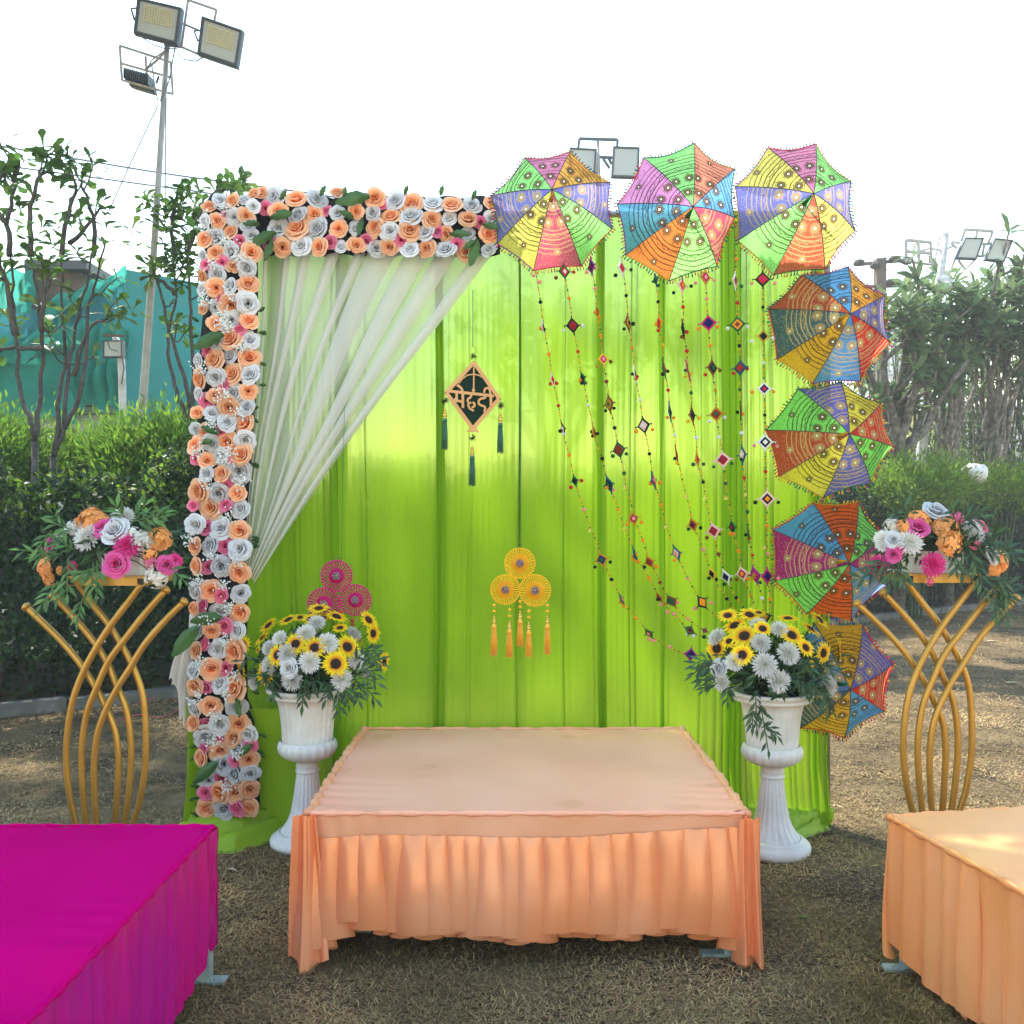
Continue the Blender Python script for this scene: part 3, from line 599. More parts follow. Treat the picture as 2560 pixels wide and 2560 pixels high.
sheet('tarpaulin',t,[(105,770),(313,690),(313,835),(105,850)],bd+.1,'tarp2',seed=2)
sheet('net',t,[(95,765),(316,672),(310,715),(110,800)],bd-.1,'net',seed=3,amp=.06)
sheet('tarpaulin',t,[(-140,790),(110,765),(110,860),(-140,905)],bd+.12,'tarp2',seed=4)
sheet('net',t,[(-140,880),(150,815),(150,870),(-140,960)],bd-.05,'net',seed=5,fr=4)
sheet('net',t,[(150,800),(330,815),(312,1030),(175,1010)],bd-.1,'net',seed=6,fr=5,amp=.16)
sheet('net',t,[(-140,930),(180,880),(190,1050),(-140,1050)],bd+.1,'net',seed=7,fr=2,amp=.05)
for k in range(8):
    y=900+k*20; b=MB(); a=P(-100,y,bd+.27); c=P(310,y-6,bd+.27); b.tube([a,c],.012,4); b.build('wall_joint',M['wire'],t)
quadbox('lower_fence',t,30,1070,190,1230,11.0,.1,'brown')
def bld(name,lab,px0,py0,px1,py1,d,m,rows,cols,ww=.5):
    a=P((px0+px1)/2,1280,d); t=thing(name,(a.x,d+2,0),lab,'building','pale buildings far behind the trees')
    p0=P(px0,py0,d); p1=P(px1,1280,d); b=MB(); b.box(((p0.x+p1.x)/2,d+2,p0.z/2),(abs(p1.x-p0.x)/2,2,p0.z/2)); b.build('wall',M[m],t,False)
    b=MB(); b.box(((p0.x+p1.x)/2,d+1.9,p0.z+.12),(abs(p1.x-p0.x)/2+.2,2.2,.12)); b.build('roof',M['bwhite'],t,False)
    W=abs(p1.x-p0.x)
    for r in range(rows):
        for c in range(cols):
            cx=p0.x+W*(c+.5)/cols; cz=p0.z*(r+.55)/rows; b=MB(); b.box((cx,d-.02,cz),(W/cols*ww/2,.05,p0.z/rows*.25)); w=b.build('window',M['fglass'],t,False)
            b=MB(); h=p0.z/rows*.25; q=W/cols*ww/2
            for (x,z,sx,sz) in ((0,h,q+.05,.04),(0,-h,q+.05,.04),(-q,0,.04,h),(q,0,.04,h)): b.box((cx+x,d-.06,cz+z),(sx,.04,sz))
            b.build('window_frame',M['bwhite'],t,False)
bld('far_building','white building glimpsed between the plumeria stems right of the umbrellas',2150,800,2330,1200,30,'bwhite',3,3)
bld('far_building','low pale blue grey building behind the right edge thicket',2400,1040,2620,1240,26,'bwhite',1,4)
bld('far_building','low yellow painted building seen through the stems',2270,1030,2400,1220,24,'byellow',1,2)
#bld('far_building','pale low building with a row of windows dimly visible through the lime curtain',1120,1010,1640,1240,14.5,'bwhite',1,5,.6)

# ------------------------------------------------------------------ light poles, wires
def flood(parent,c4,d,name='floodlight',back=False,leds=True,face=None):   # four photo corners: TL,TR,BR,BL
    q=[P(*p,d) for p in c4]
    if face: q=[Vector((p.x,p.y+dy,p.z)) for p,dy in zip(q,face)]
    c=sum(q,Vector())/4; nrm=((q[1]-q[0]).cross(q[3]-q[0])).normalized()
    if nrm.y>0: nrm=-nrm
    b=MB(); s=lambda k,o:[c+(p-c)*k+nrm*o for p in q]
    f0=s(1,0); f1=s(.97,.03); f2=s(.86,.03); f3=s(.84,.012); bk=s(1,-.05); bk2=s(.8,-.11)
    V=f0+f1+f2+f3+bk+bk2; F=[]
    for i in range(4):
        j=(i+1)%4
        for (u,v) in ((0,4),(4,8),(8,12),(16,0),(20,16)): F.append((u+i,u+j,v+j,v+i))
    F.append((20,21,22,23)); b.add(V,F); o=b.build(name,M['dmetal'],parent,False)
    g=MB(); g.add(s(.85,.014),[(0,1,2,3)]); g.build('glass',M['fglass'],o,False)
    if leds:
        L=MB(); ex=(q[1]-q[0]); ey=(q[3]-q[0])
        for i in range(12):
            for j in range(8):
                p=q[0]+ex*(.2+.6*i/11)+ey*(.18+.42*j/7)+nrm*.02; L.box(p,(ex.length*.017,.004,ey.length*.018))
        tag(L.build('led_array',M['led'],o,False),kind='stuff')
    if back:
        h=MB()
        for i in range(12):
            p=(q[0].lerp(q[1],(i+.5)/12)).lerp(q[3].lerp(q[2],(i+.5)/12),.45)
            h.box(p+nrm*.08,(.006,.06,(q[0]-q[3]).length*.36))
        h.build('heat_sink',M['dmetal'],o,False)
    return o
def rods(name,parent,segs,d,r,m='dmetal'):
    b=MB()
    for s in segs: b.tube([P(*p,d) for p in s],r,4)
    return b.build(name,M[m],parent,False)
d=9.4
base=P(337,1243,d); t=thing('floodlight_pole',(base.x,d,0),'tall grey pole at upper left carrying three floodlights','light pole','poles with floodlights')
b=MB(); top=P(418,112,d); foot=Vector((base.x-.14,d,0)); b.tube([foot,P(343,1200,d),P(385,620,d),top],[.045,.045,.034,.026],10); b.build('pole',M['pole'],t)
d2=d-.15
flood(t,[zT(1040,-15),zT(1380,65),zT(1345,345),zT(1010,255)],d2); flood(t,[zT(1525,125),zT(1840,235),zT(1795,515),zT(1490,410)],d2)
flood(t,[zT(960,545),zT(1150,590),zT(1175,708),zT(980,650)],d+.3,back=True,leds=False)
rods('lamp_frame',t,[[zT(1420,0),zT(1370,355)],[zT(1420,0),zT(1635,75)],[zT(1635,75),zT(1620,150)],[zT(1370,355),zT(1500,410)],[zT(1385,180),zT(1500,230)],[zT(1240,340),zT(1370,355)]],d,.014,'pole')
rods('lamp_frame',t,[[zT(905,345),zT(920,605)],[zT(905,345),zT(1290,470)],[zT(915,478),zT(1290,585)],[zT(920,605),zT(1305,710)],[zT(1100,425),zT(1110,640)],[zT(1290,470),zT(1305,710)]],d+.2,.014,'pole')
rods('bracket',t,[[zT(1015,150),zT(990,65),zT(1040,60)]],d,.012); rods('bracket',t,[[zT(1495,310),zT(1465,235),zT(1520,230)]],d,.012); rods('bracket',t,[[zT(1200,575),zT(1180,630)]],d,.012)
rods('lamp_cable',t,[[zT(1070,280),zT(1150,335),zT(1240,365),zT(1340,370)],[zT(1320,390),zT(1390,450),zT(1480,462),zT(1540,430)],[zT(1320,360),zT(1280,600),zT(1230,740)],[zT(1250,380),zT(1150,450),zT(1100,530)],[zT(1145,480),zT(1165,620),zT(1190,755),zT(1210,765),zT(1250,610)],[zT(1255,740),zT(1250,1100),zT(1245,1700)]],d-.06,.007,'lwire')
b=MB(); b.tube(smooth([P(*zT(1275,350),d),P(*zT(1200,440),d+.1),P(*zT(1105,520),d+.2)],4),.014,6); b.build('curved_arm',M['pole'],t)
def wires(pts,d,lab,r=.018,m='lwire'):
    b=MB(); p=[P(x,y,d) for x,y in pts]; b.tube(smooth(p,6),r,4); o=b.build('overhead_wire',M[m]); tag(o,lab,'wire','thin wires crossing the sky')
wires([(-120,345),(120,385),(420,435),(800,487),(1240,560)],16,'upper grey wire crossing behind the tall floodlight pole')
wires([(-120,400),(0,413),(330,457),(600,495),(1240,600)],17,'lower grey wire crossing behind the tall floodlight pole')
wires([(396,262),(330,400),(272,528)],9.4,'stay wire slanting down left from the tall floodlight pole',.006)
wires([(-100,630),(120,640),(350,655),(620,690)],18,'faint wire at roof level above the netted building',.01)
wires([(2140,632),(2200,640),(2360,690),(2700,760)],26,'upper wire running right from the dark utility pole',.014)
wires([(2190,668),(2400,715),(2700,800)],26,'lower wire running right from the dark utility pole',.014)
wires([(1900,640),(2060,642),(2150,645)],26,'wire reaching the dark utility pole from behind the umbrellas',.012)
wires([(2350,590),(2330,680),(2300,740)],15,'thin stay wire beside the white lamp pole',.01)
# small floodlight post
d=10.6; base=P(309,1125,d); t=thing('floodlight_post',(base.x,d,0),'slim rusty post with one small square floodlight in front of the netting','light pole')
b=MB(); b.tube([(base.x,d,0),P(309,1125,d),P(305,940,d),P(302,877,d),P(288,842,d)],[.045,.045,.045,.045,.035],8); b.build('post',M['wpole'],t)
flood(t,[(258,851),(308,851),(308,894),(258,894)],d-.06,leds=False)
rods('hood',t,[[(258,838),(312,840)]],d-.1,.02,'brown'); rods('cable',t,[[(268,850),(275,872),(292,878)],[(303,880),(310,920),(304,960)]],d-.15,.008,'wire')
# pole with twin floodlights above the umbrellas
d=13.5; base=P(1505,1280,d); t=thing('floodlight_pole',(base.x,d,0),'pair of floodlights on a frame just above the first two umbrellas','light pole','poles with floodlights')
zM=Z(1200,330,3.864)
b=MB(); b.tube([(base.x,d,0),P(*zM(1140,440),d),P(*zM(1140,80),d)],[.06,.04,.02],8); b.build('pole',M['pole'],t)
flood(t,[zM(865,150),zM(1130,165),zM(1115,430),zM(850,430)],d-.1,leds=False); flood(t,[zM(1285,138),zM(1545,148),zM(1535,450),zM(1265,440)],d-.1,leds=False)
rods('lamp_frame',t,[[zM(960,65),zM(1330,75)],[zM(960,65),zM(950,150)],[zM(1330,75),zM(1325,138)],[zM(1140,75),zM(1135,430)],[zM(1130,240),zM(1285,250)],[zM(1190,260),zM(1250,350)],[zM(1240,250),zM(1270,310)]],d,.025)
# white pole at right
d=15.0; base=P(2296,1200,d); t=thing('floodlight_pole',(base.x-.1,d,0),'white pole at right with two tilted floodlights and a camera','light pole','poles with floodlights')
b=MB(); b.tube([(base.x-.08,d,0),P(*zP(385,1790),d),P(*zP(430,1250),d),P(*zP(500,660),d),P(*zP(562,140),d)],[.09,.085,.08,.07,.055],8); b.ball(P(*zP(562,132),d),.06); b.build('pole',M['wpole'],t)
flood(t,[zP(695,148),zP(828,150),zP(775,302),zP(628,296)],d-.2,leds=False); flood(t,[zP(900,152),zP(1028,166),zP(965,322),zP(828,305)],d-.2,leds=False)
rods('lamp_frame',t,[[zP(697,92),zP(888,105)],[zP(697,92),zP(670,170)],[zP(888,105),zP(850,200)],[zP(785,98),zP(770,150)],[zP(815,195),zP(880,190)],[zP(780,275),zP(815,278),zP(830,200)]],d,.025,'pole')
rods('empty_frame',t,[[zP(290,165),zP(458,182),zP(468,335),zP(292,312),zP(290,165)],[zP(372,175),zP(378,325)],[zP(300,245),zP(462,258)]],d,.03,'pole')
rods('bracket',t,[[zP(600,180),zP(660,185)],[zP(600,185),zP(640,225)],[zP(545,240),zP(620,205)],[zP(545,240),zP(450,222),zP(385,250)],[zP(625,300),zP(600,370),zP(550,412),zP(520,400)],[zP(650,305),zP(700,370),zP(760,310)]],d,.022,'wpole')
b=MB(); b.ball(P(*zP(545,478),d-.1),(.17,.15,.16),10,8); b.box(P(*zP(600,482),d-.2),(.12,.06,.06)); b.build('camera_housing',M['wpole'],t); b=MB(); b.box(P(*zP(628,484),d-.22),(.06,.065,.05)); b.build('camera_lens',M['black'],t)
# utility pole with transformers
d=22; base=P(2200,1280,d); t=thing('utility_pole',(base.x,d,0),'dark utility pole with insulator drums beside the fourth umbrella','utility pole')
b=MB(); b.box((base.x,d,P(0,648,d).z/2),(.11,.11,P(0,648,d).z/2)); b.build('pole',M['brown'],t,False)
rods('crossarm',t,[[(2150,661),(2270,650)],[(2160,717),(2270,714)]],d,.05,'brown')
for (x,y,w,h) in ((2147,657,13,8),(2189,664,13,8),(2236,648,14,8),(2268,652,13,9),(2228,706,14,8),(2261,712,12,9)):
    b=MB(); c=P(x,y,d-.1); b.ball(c,(w/FPX*d,.2,h/FPX*d),10,6)
    for k in (-1,0,1): b.tube([c+Vector((k*.07-.01,0,0)),c+Vector((k*.07+.01,0,0))],h/FPX*d*1.1,8)
    b.build('insulator',M['bark'],t)
b=MB(); c=P(2432,1181,13.9); b.tube([c+Vector((-.12,.1,0)),c+Vector((-.05,.03,.02)),c+Vector((.13,0,-.03)),c+Vector((.16,0,-.035))],[.07,.12,.15,.13],12); o=b.build('white_pot',M['plaster']); tag(o,'white drum shaped lamp resting on top of the right hedge','lamp')

# tall spreading tree left of the view, whose high crown dapples the cloth and lawn
def shade_tree(lab,foot,cen,rad,n,seed):
    r2=np.random.default_rng(seed); rr=random.Random(seed); t=thing('shade_tree',(foot[0],foot[1],0),lab,'tree','tall spreading trees standing left of the lawn'); b=MB(); f=Vector((foot[0],foot[1],0)); c=Vector(cen)
    b.tube(smooth([f,f+Vector((.1,0,2.5)),Vector((f.x*.8+c.x*.2,f.y*.8+c.y*.2,c.z*.72))],4),[.28,.24,.2,.18],10); q0=Vector((f.x*.8+c.x*.2,f.y*.8+c.y*.2,c.z*.72)); tips=[]
    for i in range(26):
        v=Vector((rr.gauss(0,1),rr.gauss(0,1),rr.gauss(0,.5))).normalized(); e=c+Vector((v.x*rad[0],v.y*rad[1],v.z*rad[2]))*rr.uniform(.4,.95); b.tube(smooth([q0,(q0+e)/2+Vector((0,0,.3)),e],3),[.12,.07,.02],6); tips.append(e)
    b.build('trunk',M['bark'],t)
    tp=np.array([tuple(x) for x in tips]); k=r2.integers(0,len(tips),n); pos=tp[k]+r2.normal(0,1,(n,3))*np.array([.62,.62,.26]); lo=1.55+.5435*pos[:,1]+.25; pos[:,2]=np.where((np.abs(pos[:,0])<.56*pos[:,1])&(pos[:,2]<lo),lo+r2.random(n)*.4,pos[:,2])
    V,F=scatter(*T_RHOMB,pos,r2.normal(0,1,(n,3)),r2.normal(0,1,(n,3))+np.array([0,0,1.]),.16+.14*r2.random(n)); tag(npmesh('crown',V,F,M['gleaf'],t),kind='stuff')
shade_tree('tall spreading tree standing just left of the view, its high crown shading the lawn',(-8.2,9.6),(-5.6,9.4,8.8),(2.6,2.6,.8),4000,71)
shade_tree('second tall spreading tree left of the view, nearer the camera',(-7.0,5.0),(-4.3,6.0,7.6),(2.4,2.2,.7),3200,72)

def cable(pts,lab,m,r=.005):
    q=[]
    for (x,y,h) in pts:
        px,py=zC(x,y); d=(EYE-h)*FPX/(py-1280); p=P(px,py,d); q.append(p)
    b=MB(); b.tube(smooth(q,5),r,5); tag(b.build('cable',M[m]),lab,'cable','loose wires lying by the hedge')
M['pinkwire']=mat('pink_wire',(.45,.08,.12),.5); M['bluewire']=mat('blue_wire',(.06,.10,.25),.5)
cable([(735,1150,.01),(790,1120,.02),(840,1110,.03),(900,1095,.02),(985,1135,.01),(960,1185,.01),(870,1215,.01),(760,1200,.01),(620,1242,.01)],'thin pink wire looping over the lawn behind the left golden stand','pinkwire')
cable([(250,1120,.02),(300,1128,.03),(340,1145,.02),(400,1135,.01),(470,1150,.01)],'short dark blue wire lying along the left kerb','bluewire')
# ------------------------------------------------------------------ backdrop: frame, chiffon curtain
XL,XR,YB,ZT=-1.505,1.555,4.62,3.02
back=thing('fabric_backdrop',(0,YB,0),'tall lime green chiffon backdrop hung on a square frame','backdrop')
def bar(a,b_,r,nm='frame_bar'):
    b=MB(); b.tube([a,b_],r,8); return b.build(nm,M['steel'],back)
bar((XL,YB+.03,0),(XL,YB+.03,ZT),.016); bar((XR,YB+.03,0),(XR,YB+.03,ZT),.016); bar((XL-.02,YB+.03,ZT),(XR+.02,YB+.03,ZT),.016)
K=lambda px:(px*1.325-1280)/FPX*YB                    # 1932-wide photo column -> x
bunch=[(560,6,.6),(632,10,.8),(690,6,.5),(826,9,.55),(884,3,.4),(978,5,.4),(1066,4,.5),(1132,9,.5),(1196,6,.7),(1250,5,.5),(1318,5,.5),(1365,14,.7),(1398,10,.6),(1442,8,.7),(1495,5,.5),(1532,6,.5),(1560,5,.8)]
def gfun(x):
    g=.06
    for c,w,a in bunch:
        g+=a*math.exp(-((x-K(c))/(w*.0035))**2)
    return min(g,1.)
def panel(x0,x1,y,name,seed,hem0=.02):
    nu=int((x1-x0)/.0042); nv=22; pts=[]
    for j in range(nv):
        v=j/(nv-1); z=ZT-.0-v*(ZT-hem0)
        for i in range(nu):
            x=x0+(x1-x0)*i/(nu-1); xx=x+.018*math.sin(v*2.3+x*2+seed)*math.sin(math.pi*v)
            g=gfun(x); ph=2*math.pi*x/.034+3.5*math.sin(x*7+seed)+1.2*math.sin(x*19+seed)+.6*math.sin(v*4+x*5)
            X=xx+.0105*g*math.sin(ph); Y=y+.020*g*math.cos(ph)+.018*math.sin(x*11+seed)+.010*math.sin(x*27+v*2)+.012*math.sin(v*5+x*5)
            zz=z
            if j>=nv-2: zz+=.012*math.sin(x*9)+.008*math.sin(x*31); Y-=.03*(j-nv+3)
            pts.append((min(X,XR+.01),Y,zz))
    b=MB(); b.grid(pts,nu,nv); return b.build(name,M['green'],back)
panel(XL,K(826)+.03,YB,'curtain_panel',0.3); panel(K(826)-.02,K(1250)+.02,YB+.012,'curtain_panel',2.1); panel(K(1250)-.02,XR,YB,'curtain_panel',4.4)
def strip(px,w,y,seed):                               # spare width gathered behind the main cloth
    x0=K(px)-w/2; nu=26; nv=16; pts=[]
    for j in range(nv):
        v=j/(nv-1)
        for i in range(nu):
            u=i/(nu-1); pts.append((x0+w*u*(1-.12*math.sin(v*3+seed))+.01*math.sin(v*4+seed),y+.008*math.sin(u*25+seed),ZT-v*(ZT-.03)))
    b=MB(); b.grid(pts,nu,nv); b.build('gathered_fold',M['green'],back)
for i,(px,w) in enumerate(((826,.03),(640,.07),(1136,.04),(1382,.10),(978,.014),(1545,.05),(520,.08))): strip(px,w,YB+.035,i*1.7)
# lining of the lower half: the cloth doubles where it is tied, so less shows through
def lining(x0,x1,z0,z1,seed):
    nu=60;nv=10;pts=[]
    for j in range(nv):
        v=j/(nv-1)
        for i in range(nu):
            u=i/(nu-1); x=x0+(x1-x0)*u; pts.append((x,YB+.075+.01*math.sin(x*14+seed),z1+(z0-z1)*v+(.05*math.sin(x*3+seed) if j==0 else 0)))
    b=MB(); b.grid(pts,nu,nv); b.build('lower_lining',M['green'],back)
# satin heaped at the foot of the left post and right hem roll
def heap(x0,x1,y0,y1,h,seed,nm='floor_swag'):
    nu=60;nv=16;pts=[]; rr=random.Random(seed)
    for j in range(nv):
        v=j/(nv-1)
        for i in range(nu):
            u=i/(nu-1); taper=1-.75*max(0,u-.55)/.45
            y=y1+(y0-y1)*(v**.8)*taper; z=h*(1-v)**.7*(1-.3*u)+.03*math.sin(u*9+v*16+seed)*(math.sin(math.pi*v))+.018*abs(math.sin(u*17-v*23+seed))*math.sin(math.pi*v)
            pts.append((x0+(x1-x0)*u+.02*math.sin(v*6),y,max(z,.004+.01*(1-v))))
    b=MB(); b.grid(pts,nu,nv); b.build(nm,M['greensatin'],back)
heap(-1.53,-1.02,4.26,4.62,.17,3.0)
heap(1.12,XR+.005,4.44,4.63,.12,1.0)
def sidecloth():                                     # satin wrapped round the post under the flower column
    b=MB(); nu=12; nv=20; pts=[]
    for j in range(nv):
        v=j/(nv-1)
        for i in range(nu):
            u=i/(nu-1); pts.append((-1.535+.035*u+.01*math.sin(u*9+v*5),4.43+.17*u+.008*math.sin(v*12+u*8),.02+.62*(1-v)+.0))
    b.grid(pts,nu,nv); b.build('post_wrap',M['greensatin'],back)
    b=MB(); b.grid([(-1.50+.5*i/7,4.50+.01*math.sin(i*2.),.03+.58*j/9) for j in range(10) for i in range(8)],8,10); b.build('post_wrap',M['greensatin'],back)
    b=MB(); b.grid([(-1.485+.02*i/3+.008*math.sin(j*1.3),4.50,.6+2.2*j/19) for j in range(20) for i in range(4)],4,20); b.build('post_wrap',M['green'],back)
sidecloth()
# ------------------------------------------------------------------ ivory sheer drape
drape=thing('sheer_drape',P(640,1440,4.5),'ivory sheer drape swept from the flower band down to the left column','drape')
def fold_curve(px_top,px_bot,py_bot,sag,d0):
    a=P(px_top,628,d0); c=P(px_bot,py_bot,4.47); pts=[]
    return a,c
def drapemesh():
    nu=360;nv=34;pts=[]
    for j in range(nv):
        v=j/(nv-1)
        for i in range(nu):
            u=i/(nu-1)
            tx=648+u*(1232-648); bx=612+u*24; by=1405+u*52
            a=P(tx,622,4.56); c=P(bx,by,4.47)
            p=a.lerp(c,v); sg=.10*u*math.sin(math.pi*v)*(1-.0*u); p.x-=sg*.55; p.z-=sg*.35
            w=(1-.5*v)
            p.y+=w*(.020*math.sin(u*21+1.5*math.sin(u*8))+.004*math.sin(u*47+v*2)); p.x+=.012*w*math.sin(u*33+v*2)*math.sin(math.pi*v)
            pts.append(p)
    b=MB(); b.grid(pts,nu,nv); b.build('cloth',M['white'],drape)
    for k,(u0,wd) in enumerate(((.03,.012),(.12,.02),(.20,.03),(.32,.035),(.44,.03),(.535,.08),(.69,.07),(.815,.06),(.975,.05))):
        pts=[]; n2=12
        for j in range(nv):
            v=j/(nv-1)
            for i in range(n2):
                s=(i/(n2-1)-.5); u=u0+s*wd*(1.6-.4*v)
                tx=648+u*(1232-648); bx=612+u*24; by=1405+u*52; p=P(tx,622,4.54).lerp(P(bx,by,4.455),v); sg=.10*u*math.sin(math.pi*v); p.x-=sg*.55; p.z-=sg*.35
                p.y+=-.02*math.cos(s*math.pi)*(1-.5*v); p.x+=.02*math.sin(v*4+k)*math.sin(math.pi*v); pts.append(p)
        b=MB(); b.grid(pts,n2,nv); b.build('rolled_fold',M['white2'],drape)
drapemesh()
def tail():                                          # loose end tied behind the column
    nu=40;nv=16;pts=[]
    for j in range(nv):
        v=j/(nv-1)
        for i in range(nu):
            u=i/(nu-1); ax=478+u*20; ay=1570; bx=422+u*62; by=1700+ (1 if u>.45 else 0)*60+u*70
            p=P(ax,ay,4.47).lerp(P(bx,by,4.45),v); p.x-=.02*math.sin(math.pi*v); p.y+=.022*math.sin(u*26)*(.3+.7*v); p.z+=.012*math.sin(u*37)*v
            pts.append(p)
    b=MB(); b.grid(pts,nu,nv); b.build('tied_end',M['whitetail'],drape)
    b=MB(); b.tube(smooth([P(*p,4.45) for p in ((505,1500),(492,1540),(488,1575))],3),[.02,.035,.03],8); b.build('tied_end',M['whitetail'],drape)
tail()
# ------------------------------------------------------------------ flowers (each kind modelled once, facing +Z, radius 1)
def petal(b,phi,w,l0,l1,z0,z1,curl,rr,nt=5,ns=5,mi=0,tipw=.55):
    pts=[]
    for j in range(ns):
        s=j/(ns-1)
        for i in range(nt):
            t=-1+2*i/(nt-1)
            ang=phi+t*w*(math.sin(math.pi*(.12+.62*s))**.8)
            ro=l0+(l1-l0)*s**.8+curl*s*s*(1-.3*t*t)-.05*abs(t)*s; z=z0+(z1-z0)*math.sin(math.pi*.5*min(1,s*1.15))-curl*.9*s**3-.07*t*t*s+rr.uniform(-.022,.022)
            pts.append((ro*math.cos(ang),ro*math.sin(ang),z))
    b.grid(pts,nt,ns,mi)
def rose_mesh(name,m,seed,openness=1.0):
    rr=random.Random(seed); b=MB()
    for k,(n,r1,z1,w,cu) in enumerate(((2,.13,.56,1.5,.01),(3,.23,.58,1.2,.02),(3,.36,.58,1.05,.03),(4,.50,.53,.90,.05),(5,.66,.44,.80,.08),(5,.80,.30,.76,.12))):
        for i in range(n):
            ph=2*math.pi*i/n+k*1.1+rr.uniform(-.15,.15); e=rr.uniform(.84,1.14)
            petal(b,ph,w,.04+.5*r1*.6,r1*e*openness,-.22,z1*rr.uniform(.9,1.06),cu,rr)
    return b.mesh(name,m)
def mum_mesh(name,m,seed):
    rr=random.Random(seed); b=MB(); rings=[(10,80),(14,62),(18,46),(22,30),(24,14),(22,-2),(18,-18)]
    for k,(n,el) in enumerate(rings):
        for i in range(n):
            ph=2*math.pi*(i+.5*(k%2))/n+rr.uniform(-.08,.08); e=R(el+rr.uniform(-6,6)); L=(.72+.26*math.cos(e))*rr.uniform(.92,1.05); w=.075
            dx=Vector((math.cos(ph)*math.cos(e),math.sin(ph)*math.cos(e),math.sin(e)*.62)); side=Vector((-math.sin(ph),math.cos(ph),0)); up=Vector((0,0,.05)) 
            a=dx*.15; m1=dx*L*.75+up; tp=dx*L+Vector((0,0,.06))
            b.add([a,m1+side*w,m1-up*1.4,m1-side*w,tp],[(0,2,1),(0,3,2),(1,2,4),(2,3,4)])
    b.ball((0,0,0),(.3,.3,.25),8,5); return b.mesh(name,m,False)
def sun_mesh(name,seed):
    rr=random.Random(seed); b=MB()
    for k,(n,L,z) in enumerate(((15,1.0,0),(15,.88,.06))):
        for i in range(n):
            ph=2*math.pi*(i+.5*k)/n+rr.uniform(-.06,.06); l=L*rr.uniform(.9,1.06); w=.12; d=Vector((math.cos(ph),math.sin(ph),0)); s=Vector((-d.y,d.x,0)); zz=rr.uniform(-.05,.12)
            P0=d*.25; P1=d*l*.55+Vector((0,0,.06+z+zz*.5)); P2=d*l+Vector((0,0,z+zz))
            b.add([P0-s*.06,P0+s*.06,P1+s*w,P1-Vector((0,0,.03)),P1-s*w,P2],[(0,1,2,3),(0,3,4),(3,2,5),(4,3,5)],0)
    b.ball((0,0,.06),(.34,.34,.13),14,8,1)
    for i in range(46):
        a=i*2.4; r=.31*math.sqrt(i/46); b.box((r*math.cos(a),r*math.sin(a),.19-.12*(r/.33)**2),(.016,.016,.025),1)
    return b.mesh(name,[M['sun_y'],M['sun_d']],False)
def hyd_mesh(name,m,seed):
    rr=random.Random(seed); b=MB()
    for i in range(26):
        c=Vector((rr.gauss(0,1),rr.gauss(0,1),abs(rr.gauss(.5,.7)))).normalized(); u=c.orthogonal().normalized(); v=c.cross(u); o=c*.62*Vector((1,1,.8)).length/1.6
        o=Vector((c.x*.68,c.y*.68,c.z*.5)); ph=rr.random()*6
        for k in range(4):
            a=ph+k*math.pi/2+rr.uniform(-.2,.2); d=(u*math.cos(a)+v*math.sin(a)); s=c.cross(d); L=rr.uniform(.26,.38)
            b.add([o,o+d*L*.5+s*L*.42+c*.09,o+d*L+c*rr.uniform(-.05,.08),o+d*L*.5-s*L*.42+c*.07,o+d*L*.55-c*.0],[(0,4,1),(1,4,2),(2,4,3),(3,4,0)])
    b.ball((0,0,0),(.45,.45,.3),8,5); return b.mesh(name,m)
ROSE={c:[rose_mesh('rose_'+n,M[mm],s) for s in (1,2,3,4,5,6)] for c,n,mm in (('o','peach','rose_o'),('w','white','rose_w'),('p','pink','rose_p'),('m','hot_pink','rose_m'))}
MUM={c:[mum_mesh('chrysanthemum_'+n,M[mm],s) for s in (1,2)] for c,n,mm in (('w','white','mum_w'),('m','pink','mum_m'))}
SUN=[sun_mesh('sunflower_a',1),sun_mesh('sunflower_b',2),sun_mesh('sunflower_c',3)]
HYD={c:[hyd_mesh('hydrangea_'+n,M[mm],s) for s in (1,2)] for c,n,mm in (('o','apricot','hyd_o'),('w','cream','hyd_w'),('p','rosy','hyd_p'))}
def face_q(nrm,spin): return Vector(nrm).to_track_quat('Z','Y')@Quaternion((0,0,1),spin)
# roses are listed as (x, y, kind, radius) in enlarged-photo units
A_="305,380,o,70;440,305,w,80;590,305,o,75;735,300,w,70;850,225,o,75;945,215,o,75;1100,250,w,95;840,370,w,70;985,390,p,75;1140,430,o,95;1365,290,o,95;1605,290,w,95;1860,220,o,75;265,545,w,70;415,540,o,80;500,470,p,55;610,500,w,75;750,490,o,80;1385,480,w,100;1580,465,o,90;1725,430,p,60;1860,450,w,75;1140,640,w,105;1375,650,o,115;1620,645,w,110;1870,640,o,90;260,770,o,80;410,740,w,95;570,680,o,75;680,785,p,70;1035,810,p,80;1190,860,o,95;1420,850,w,110;1640,860,o,90;1770,800,p,65;1890,860,w,70;240,960,w,70;380,930,o,85;575,920,w,95;810,930,o,110;465,1040,p,65;270,1075,p,60;770,1115,w,110;600,1100,o,80;405,1190,w,95;240,1210,o,65;570,1340,w,95;775,1320,o,110;390,1350,o,90;450,1460,p,60;240,1370,w,75;570,1555,o,100;775,1540,w,110;385,1590,w,80;240,1600,o,70;575,1740,w,105;785,1760,o,110;380,1780,o,90;670,1870,p,70;780,600,w,75;820,720,w,70"
